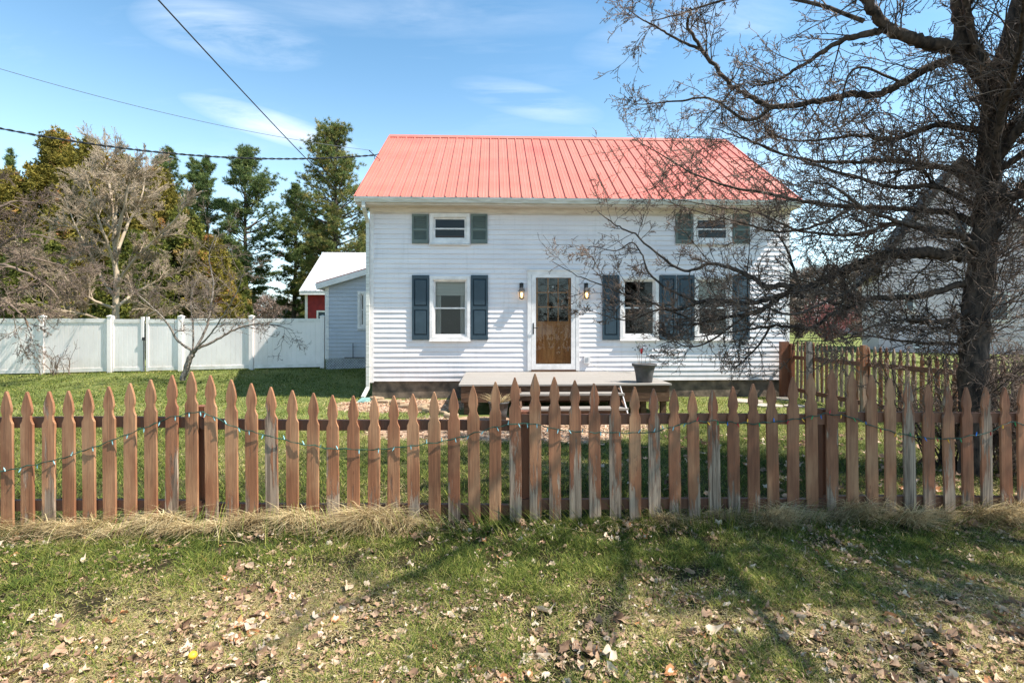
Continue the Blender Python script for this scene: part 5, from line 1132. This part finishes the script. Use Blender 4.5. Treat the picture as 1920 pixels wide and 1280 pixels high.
# ================================================================ CABLES
def cable(pts3, r, mat, lab, sag=.25, twist=0, n=60):
    a, b = np.array(pts3[0]), np.array(pts3[1]); t = np.linspace(0,1,n)[:,None]; c = a+(b-a)*t; c[:,2] -= (4*sag*t*(1-t))[:,0]
    g = MB()
    if twist:
        ph = np.linspace(0, twist*2*np.pi, n*4); t4 = np.linspace(0,1,n*4)[:,None]; c4 = a+(b-a)*t4; c4[:,2] -= (4*sag*t4*(1-t4))[:,0]
        for s_ in (0, np.pi): q = c4.copy(); q[:,2] += r*1.1*np.sin(ph+s_); q[:,1] += r*1.1*np.cos(ph+s_); g.tube(q, r, 4, cap=False)
    else: g.tube(c, r, 5, cap=False)
    tag(g.build('power_cable', M[mat], None, origin=tuple(b)), lab, 'cable')
hk = P(702, 291, 13.6)
cable([P(-160,206,10.5), hk], .012, 'cable', 'twisted black service cable running to the left edge of the red roof', sag=.42, twist=26)
cable([P(-160,80,9.5), (hk[0]-.05,hk[1],hk[2]+.12)], .006, 'cable_grey', 'thin grey cable above the twisted one, reaching the red roof', sag=.25)
cable([P(160,-150,4.5), P(705,425,19)], .009, 'cable', 'black cable slanting steeply down the sky behind the house', sag=.12)
g = MB(); g.tube([hk,(hk[0]+.15,hk[1],hk[2]-.12),(RXL+.02,13.6,ZE+(13.6-YE)*(ZR-ZE)/(YR-YE)-.0)], .01, 5); g.tube([hk,(hk[0]+.02,hk[1],hk[2]-.18),(hk[0]+.17,hk[1],hk[2]-.3),(RXL+.0,13.5,ZE+(13.4-YE)*(ZR-ZE)/(YR-YE)-.08)], .008, 5); g.tube([(hk[0]-.14,hk[1],hk[2]+.12),hk,(hk[0]+.12,hk[1],hk[2]+.03)], .012, 5)
tag(g.build('cable_bracket', M['black'], None, origin=hk), 'small black cable clamp and drip loops at the left edge of the red roof', 'cable bracket')

# ================================================================ GROUND, GRASS, LEAVES
ys = np.concatenate([np.linspace(-8,1,6), np.linspace(1.3,20,90), np.linspace(22,60,14), [80,120,200,400,900]])
xs_ = np.concatenate([[-900,-300,-120,-60,-36,-26], np.linspace(-20,16,110), [20,28,40,70,130,300,900]])
XX, YY = np.meshgrid(xs_, ys); ZZ = gz(XX, YY)+.012*(noise2(XX*3+90,YY*3+30,5)-.5); V = np.stack([XX,YY,ZZ],-1).reshape(-1,3); nx, ny = len(xs_), len(ys)
ii = (np.arange(ny-1)[:,None]*nx+np.arange(nx-1)[None,:]).ravel(); o = np_mesh('ground', V, [np.stack([ii,ii+1,ii+1+nx,ii+nx],1)], M['ground'], smooth=True); tag(o, kind='structure')
def bed(x, y):
    n = (noise2(x*1.6+40, y*1.6+40, 6)-.5)*.9
    return np.minimum(((x-.3)/2.2)**2+((y-8.1)/1.35)**2+n, ((x+1.8)/1.5)**2+((y-10.9)/1.0)**2+n)
def lawn(name, n, y0, y1, xr, hL, wd, lab, seed, strawy, cutbed=False):
    r = np.random.default_rng(seed); u = r.random(n); y = np.sqrt(y0**2+u*(y1**2-y0**2)); a, b = xr
    x = (a+(b-a)*r.random(n))*(y+.25)
    f1 = noise2(x*1.1+50, y*1.1+50, 1); f2 = noise2(x*4+9, y*4+9, 2); f3 = noise2(x*.5+20,y*.5+20,3)
    fc = noise2(x*9+17, y*9+3, 21); keep = r.random(n) < np.where(y < 3.9, .08+1.5*fc*fc+.25*f2, .45+.8*f2)
    if cutbed: keep &= (bed(x,y) > .9+.25*r.random(n)) | (r.random(n) < .02); keep &= ~((x > dX0-.02)&(x < dX1+.02)&(y > YD-.6)); keep &= ~((x > XL-.1)&(y > HYW-.1)&(x < XR+.1))
    x, y, f1, f2, f3, fc = (q[keep] for q in (x,y,f1,f2,f3,fc)); n = len(x)
    sf = strawy(x, y, f1, f3); isst = r.random(n) < sf
    tint = np.where(isst, r.normal(.74,.16,n), r.normal(.27,.16,n)); tint = np.clip(tint+(f1-.5)*.25, 0, 1)
    L = r.uniform(*hL, n)*(.5+.5*f2+.6*fc)*np.where(isst,.95,1.1)*np.where(y < 7, 1, 1.15); lean = np.where(isst, r.uniform(.4,1.4,n), r.uniform(.1,.8,n)); up = np.where(isst, .45, .85)
    pos = np.stack([x, y, gz(x,y)-.004], 1); V, Fs, k = blades(n, pos, L, np.full(n, wd)*r.uniform(.7,1.3,n), lean, up=up, curve=.4, segs=2, seed=seed)
    o = np_mesh(name, V, Fs, M['grass'], None, (0,0,0), np.repeat(tint,k)); tag(o, lab, 'grass', kind='stuff'); return o
def s_near(x,y,f1,f3): return np.clip(.42+(f1-.5)*1.2+(2.75-y)*.32+(x>0)*.05-((x>.0)&(x<2.2)&(y>2.6))*.3, .08,.93)
lawn('grass', 420000, 1.75, 3.9, (-1.12,1.08), (.022,.066), .0042, 'short green and straw coloured grass before the picket fence', 61, s_near)
lawn('grass', 230000, 3.9, 8.5, (-1.08,1.0), (.035,.07), .0062, 'green grass of the front lawn behind the picket fence', 62, lambda x,y,a,b: np.clip(.18+(a-.5)*.8+(x>2)*.05,.04,.8), True)
lawn('grass', 210000, 8.5, 18.2, (-1.1,.9), (.035,.07), .012, 'green grass of the lawn reaching back to the vinyl fence', 63, lambda x,y,a,b: np.clip(.2+(a-.5)*.6,.05,.7), True)
# dead straw along the fence
def straw(n, seed):
    r = np.random.default_rng(seed); x = r.uniform(-4.3,4.3,n); px_ = 960+F*x/3.8
    cl_ = noise2(x*3.2+70, x*0+.5, 12); dens = np.interp(px_, [-100,100,600,720,840,950,1180,1300,1560,1640,1750,1950], [.75,.85,.95,1,.7,.2,.15,.5,.6,.4,.75,.8])
    k = r.random(n) < dens*(-.15+1.5*cl_); x = x[k]; cl_ = cl_[k]; n = len(x)
    y = FY-.03-np.abs(r.normal(0,.13,n))+.06*r.random(n); back = r.random(n) < .12; y = np.where(back, FY+.03+.1*r.random(n), y)
    az = r.normal(-np.pi/2, 1.25, n); L = r.uniform(.08,.24,n)*(.55+.8*cl_)
    pos = np.stack([x,y,gz(x,y)-.005],1); V, Fs, kk = blades(n, pos, L, r.uniform(.0026,.0048,n), r.uniform(.2,.8,n), up=r.uniform(.45,1.0,n), curve=.62, segs=4, seed=seed, az=az)
    o = np_mesh('dead_grass', V, Fs, M['straw'], None, (0,0,0), np.repeat(np.clip(r.normal(.5,.28,n),0,1),kk)); tag(o, 'matted tan dead grass piled along the foot of the picket fence', 'dead grass', kind='stuff')
straw(13000, 71)
def clumps(seed):
    r = np.random.default_rng(seed); cx = []
    for x in np.arange(-4.3, 4.4, .16):
        p_ = np.interp(960+F*x/3.8, [-100,100,560,600,720,840,950,1180,1300,1560,1640,1750,1950], [.7,.8,.8,1,1,.8,.15,.25,.7,.8,.5,.8,.8])
        if r.random() < p_: cx.append((x+r.normal()*.05, FY-.07-abs(r.normal())*.07, r.uniform(.6,1.25)))
    P_, A_, L_, U_, T_ = [], [], [], [], []
    for x, y, s_ in cx:
        n = int(330*s_); a = r.normal(-np.pi/2, 1.15, n); P_.append(np.stack([x+r.normal(0,.045,n)*s_, y+r.normal(0,.03,n)*s_, np.zeros(n)+.01+.06*r.random(n)*s_],1)); A_.append(a); L_.append(r.uniform(.09,.2,n)*s_); U_.append(r.uniform(.55,1.2,n)); T_.append(r.normal(r.uniform(.35,.75),.22,n))
    P_ = np.concatenate(P_); P_[:,2] += gz(P_[:,0],P_[:,1]); n = len(P_); V, Fs, kk = blades(n, P_, np.concatenate(L_), r.uniform(.0032,.006,n), r.uniform(.3,.8,n), up=np.concatenate(U_), curve=.85, segs=4, seed=seed, az=np.concatenate(A_))
    tag(np_mesh('dead_grass', V, Fs, M['straw'], None, (0,0,0), np.repeat(np.clip(np.concatenate(T_),0,1),kk)), 'arching clumps of bleached dead grass hanging over at the fence foot', 'dead grass', kind='stuff')
clumps(77)
r = np.random.default_rng(72); n = 1500; x = r.uniform(-4.2,4.4,n); y = FY-.12+r.normal(0,.14,n)
V, Fs, kk = blades(n, np.stack([x,y,gz(x,y)],1), r.uniform(.12,.26,n), np.full(n,.0055), r.uniform(.1,.5,n), up=.95, curve=.3, segs=3, seed=72)
tag(np_mesh('grass_tufts', V, Fs, M['grass'], None, (0,0,0), np.repeat(np.clip(r.normal(.3,.15,n),0,1),kk)), 'long green grass blades growing between the lower ends of the pickets', 'grass', kind='stuff')
# fallen leaves
def leaf_set(name, x, y, size, lab, seed, lift=.012):
    r = np.random.default_rng(seed); n = len(x); m = 14
    T = np.linspace(0, 2*np.pi, m, endpoint=False); V = []; 
    lob = 1+.26*np.cos(T*r.choice([3,4,5],(n,1))+r.uniform(0,6,(n,1)))*r.uniform(.0,1.1,(n,1))+.17*r.normal(size=(n,m)); lob *= np.where(np.abs(T-np.pi)<.2,.6,1)[None,:]
    ex = r.uniform(.95,1.9,(n,1)); px_ = np.cos(T)[None,:]*lob*ex; py_ = np.sin(T)[None,:]*lob; 
    c1 = r.uniform(-.2,1.7,(n,1)); c2 = r.uniform(-.8,1.2,(n,1)); pz_ = .42*c1*py_**2+.35*c2*px_**2+.24*r.normal(size=(n,m))
    pz_ = np.where(r.random((n,1)) < .3, pz_+.5*px_*py_, pz_)
    P3 = np.stack([px_, py_, pz_], -1); P3 = np.concatenate([np.zeros((n,1,3)), P3*.5, P3], 1); P3[:,1:m+1,2] *= .45; P3[:,0,2] -= .03; P3 *= (size[:,None,None]*.5)
    a = r.uniform(0,2*np.pi,n); tx = r.normal(0,.6,n); ty = r.normal(0,.42,n)
    ca, sa = np.cos(a), np.sin(a); Rz = np.zeros((n,3,3)); Rz[:,0,0]=ca; Rz[:,0,1]=-sa; Rz[:,1,0]=sa; Rz[:,1,1]=ca; Rz[:,2,2]=1
    Rx = np.zeros((n,3,3)); Rx[:,0,0]=1; Rx[:,1,1]=np.cos(tx); Rx[:,1,2]=-np.sin(tx); Rx[:,2,1]=np.sin(tx); Rx[:,2,2]=np.cos(tx)
    P3 = np.einsum('nij,nkj->nki', Rz@Rx, P3); mn = P3[:,:,2].min(1); P3 += np.stack([x,y,gz(x,y)+lift*r.uniform(.3,1.6,n)-mn*.75],1)[:,None,:]
    K = 2*m+1; b = (np.arange(n)*K)[:,None,None]; i = np.arange(m); j = (i+1)%m
    T1 = (b+np.stack([np.zeros(m,int),1+i,1+j],1)[None]).reshape(-1,3); Q1 = (b+np.stack([1+i,1+m+i,1+m+j,1+j],1)[None]).reshape(-1,4)
    tint = np.clip(r.normal(.52,.27,n),0,1); V = P3.reshape(-1,3); o = np_mesh(name, V, [T1,Q1], M['leaf'], None, (0,0,0), np.repeat(tint,K)+np.tile(np.concatenate([[-.1],np.full(m,.0),np.full(m,.03)]),n)); tag(o, lab, 'fallen leaves', kind='stuff')
r = np.random.default_rng(81); n = 16000; y = 1.8+2.0*r.random(n); x = r.uniform(-1.1,1.1,n)*(y+.2)
d_ = .09+.95*np.clip((2.75-y)/.75,0,1)*(.25+noise2(x*1.6+30,y*1.6,9))+.75*np.clip(1-np.abs(y-3.62)/.18,0,1)*(.2+noise2(x*2+5,y*2,10)); d_ += .5*(noise2(x*2.2,y*2.2+9,11) > .72)
k = r.random(n) < d_*.52; leaf_set('fallen_leaves', x[k], y[k], r.uniform(.014,.038,k.sum())*np.where(r.random(k.sum())<.10,1.35,1), 'dry brown curled fallen leaves scattered over the grass before the fence', 82, .006)
n = 650; y = 4+3.2*r.random(n); x = r.uniform(.2,1.1,n)*(y+.2); k = r.random(n) < .25+.5*(x>2.2)
leaf_set('fallen_leaves', x[k], y[k], r.uniform(.03,.06,k.sum()), 'dry fallen leaves lying under the apple tree behind the fence', 83, .03)
r = np.random.default_rng(90); n = 16000; y = 1.8+2.0*r.random(n); x = r.uniform(-1.1,1.1,n)*(y+.2); k = r.random(n) < .12+.5*np.clip((2.9-y),0,1)+.4*(noise2(x*2.2,y*2.2+9,11) > .6); x, y = x[k], y[k]
V, Ft = tri_tufts(np.stack([x,y,gz(x,y)+r.uniform(.004,.03,len(x))],1), 2, .019, .0055, updir=.1, spread=.5, seed=91)
tag(np_mesh('leaf_fragments', V, [Ft], M['leaf'], None, (0,0,0), np.repeat(np.clip(r.normal(.5,.25,len(x)*2),0,.97),3)), 'small broken bits of dry leaf worked into the grass', 'leaf litter', kind='stuff')
# bits of mulch in the bed
n = 9000; r = np.random.default_rng(84); x = r.uniform(-3.4,2.7,n); y = r.uniform(6.6,12,n); k = (bed(x,y) < 1.05)&~((x>dX0)&(y>YD-.5)); x, y = x[k], y[k]
V, Ft = tri_tufts(np.stack([x,y,gz(x,y)+.008],1), 2, .05, .012, updir=.1, spread=.25, seed=85)
tag(np_mesh('mulch', V, [Ft], foliage('mulch_chips', [(0,G(120,92,72)),(.5,G(176,144,118)),(1,G(214,190,166))]), None, (0,0,0), np.repeat(r.random(len(x)*2),3)), 'pale wood chips and dry stems littering the bare flower bed', 'mulch', kind='stuff')
# the yellow fruit on the grass
c = P(361, 1214, 2.33); zg = gzf(c[0],2.33); g = MB(); g.lathe((c[0],2.33,zg), [(.004,0),(.012,.003),(.018,.013),(.019,.020),(.016,.028),(.009,.034),(.003,.033)], 16); fo = g.build('yellow_fruit', plain('yellow_fruit_skin', lin(232,186,60), lin(214,160,40), 30, .45), None, origin=(c[0],2.33,zg)); tag(fo, 'small round yellow fruit lying among the fallen leaves near the bottom left', 'fruit')
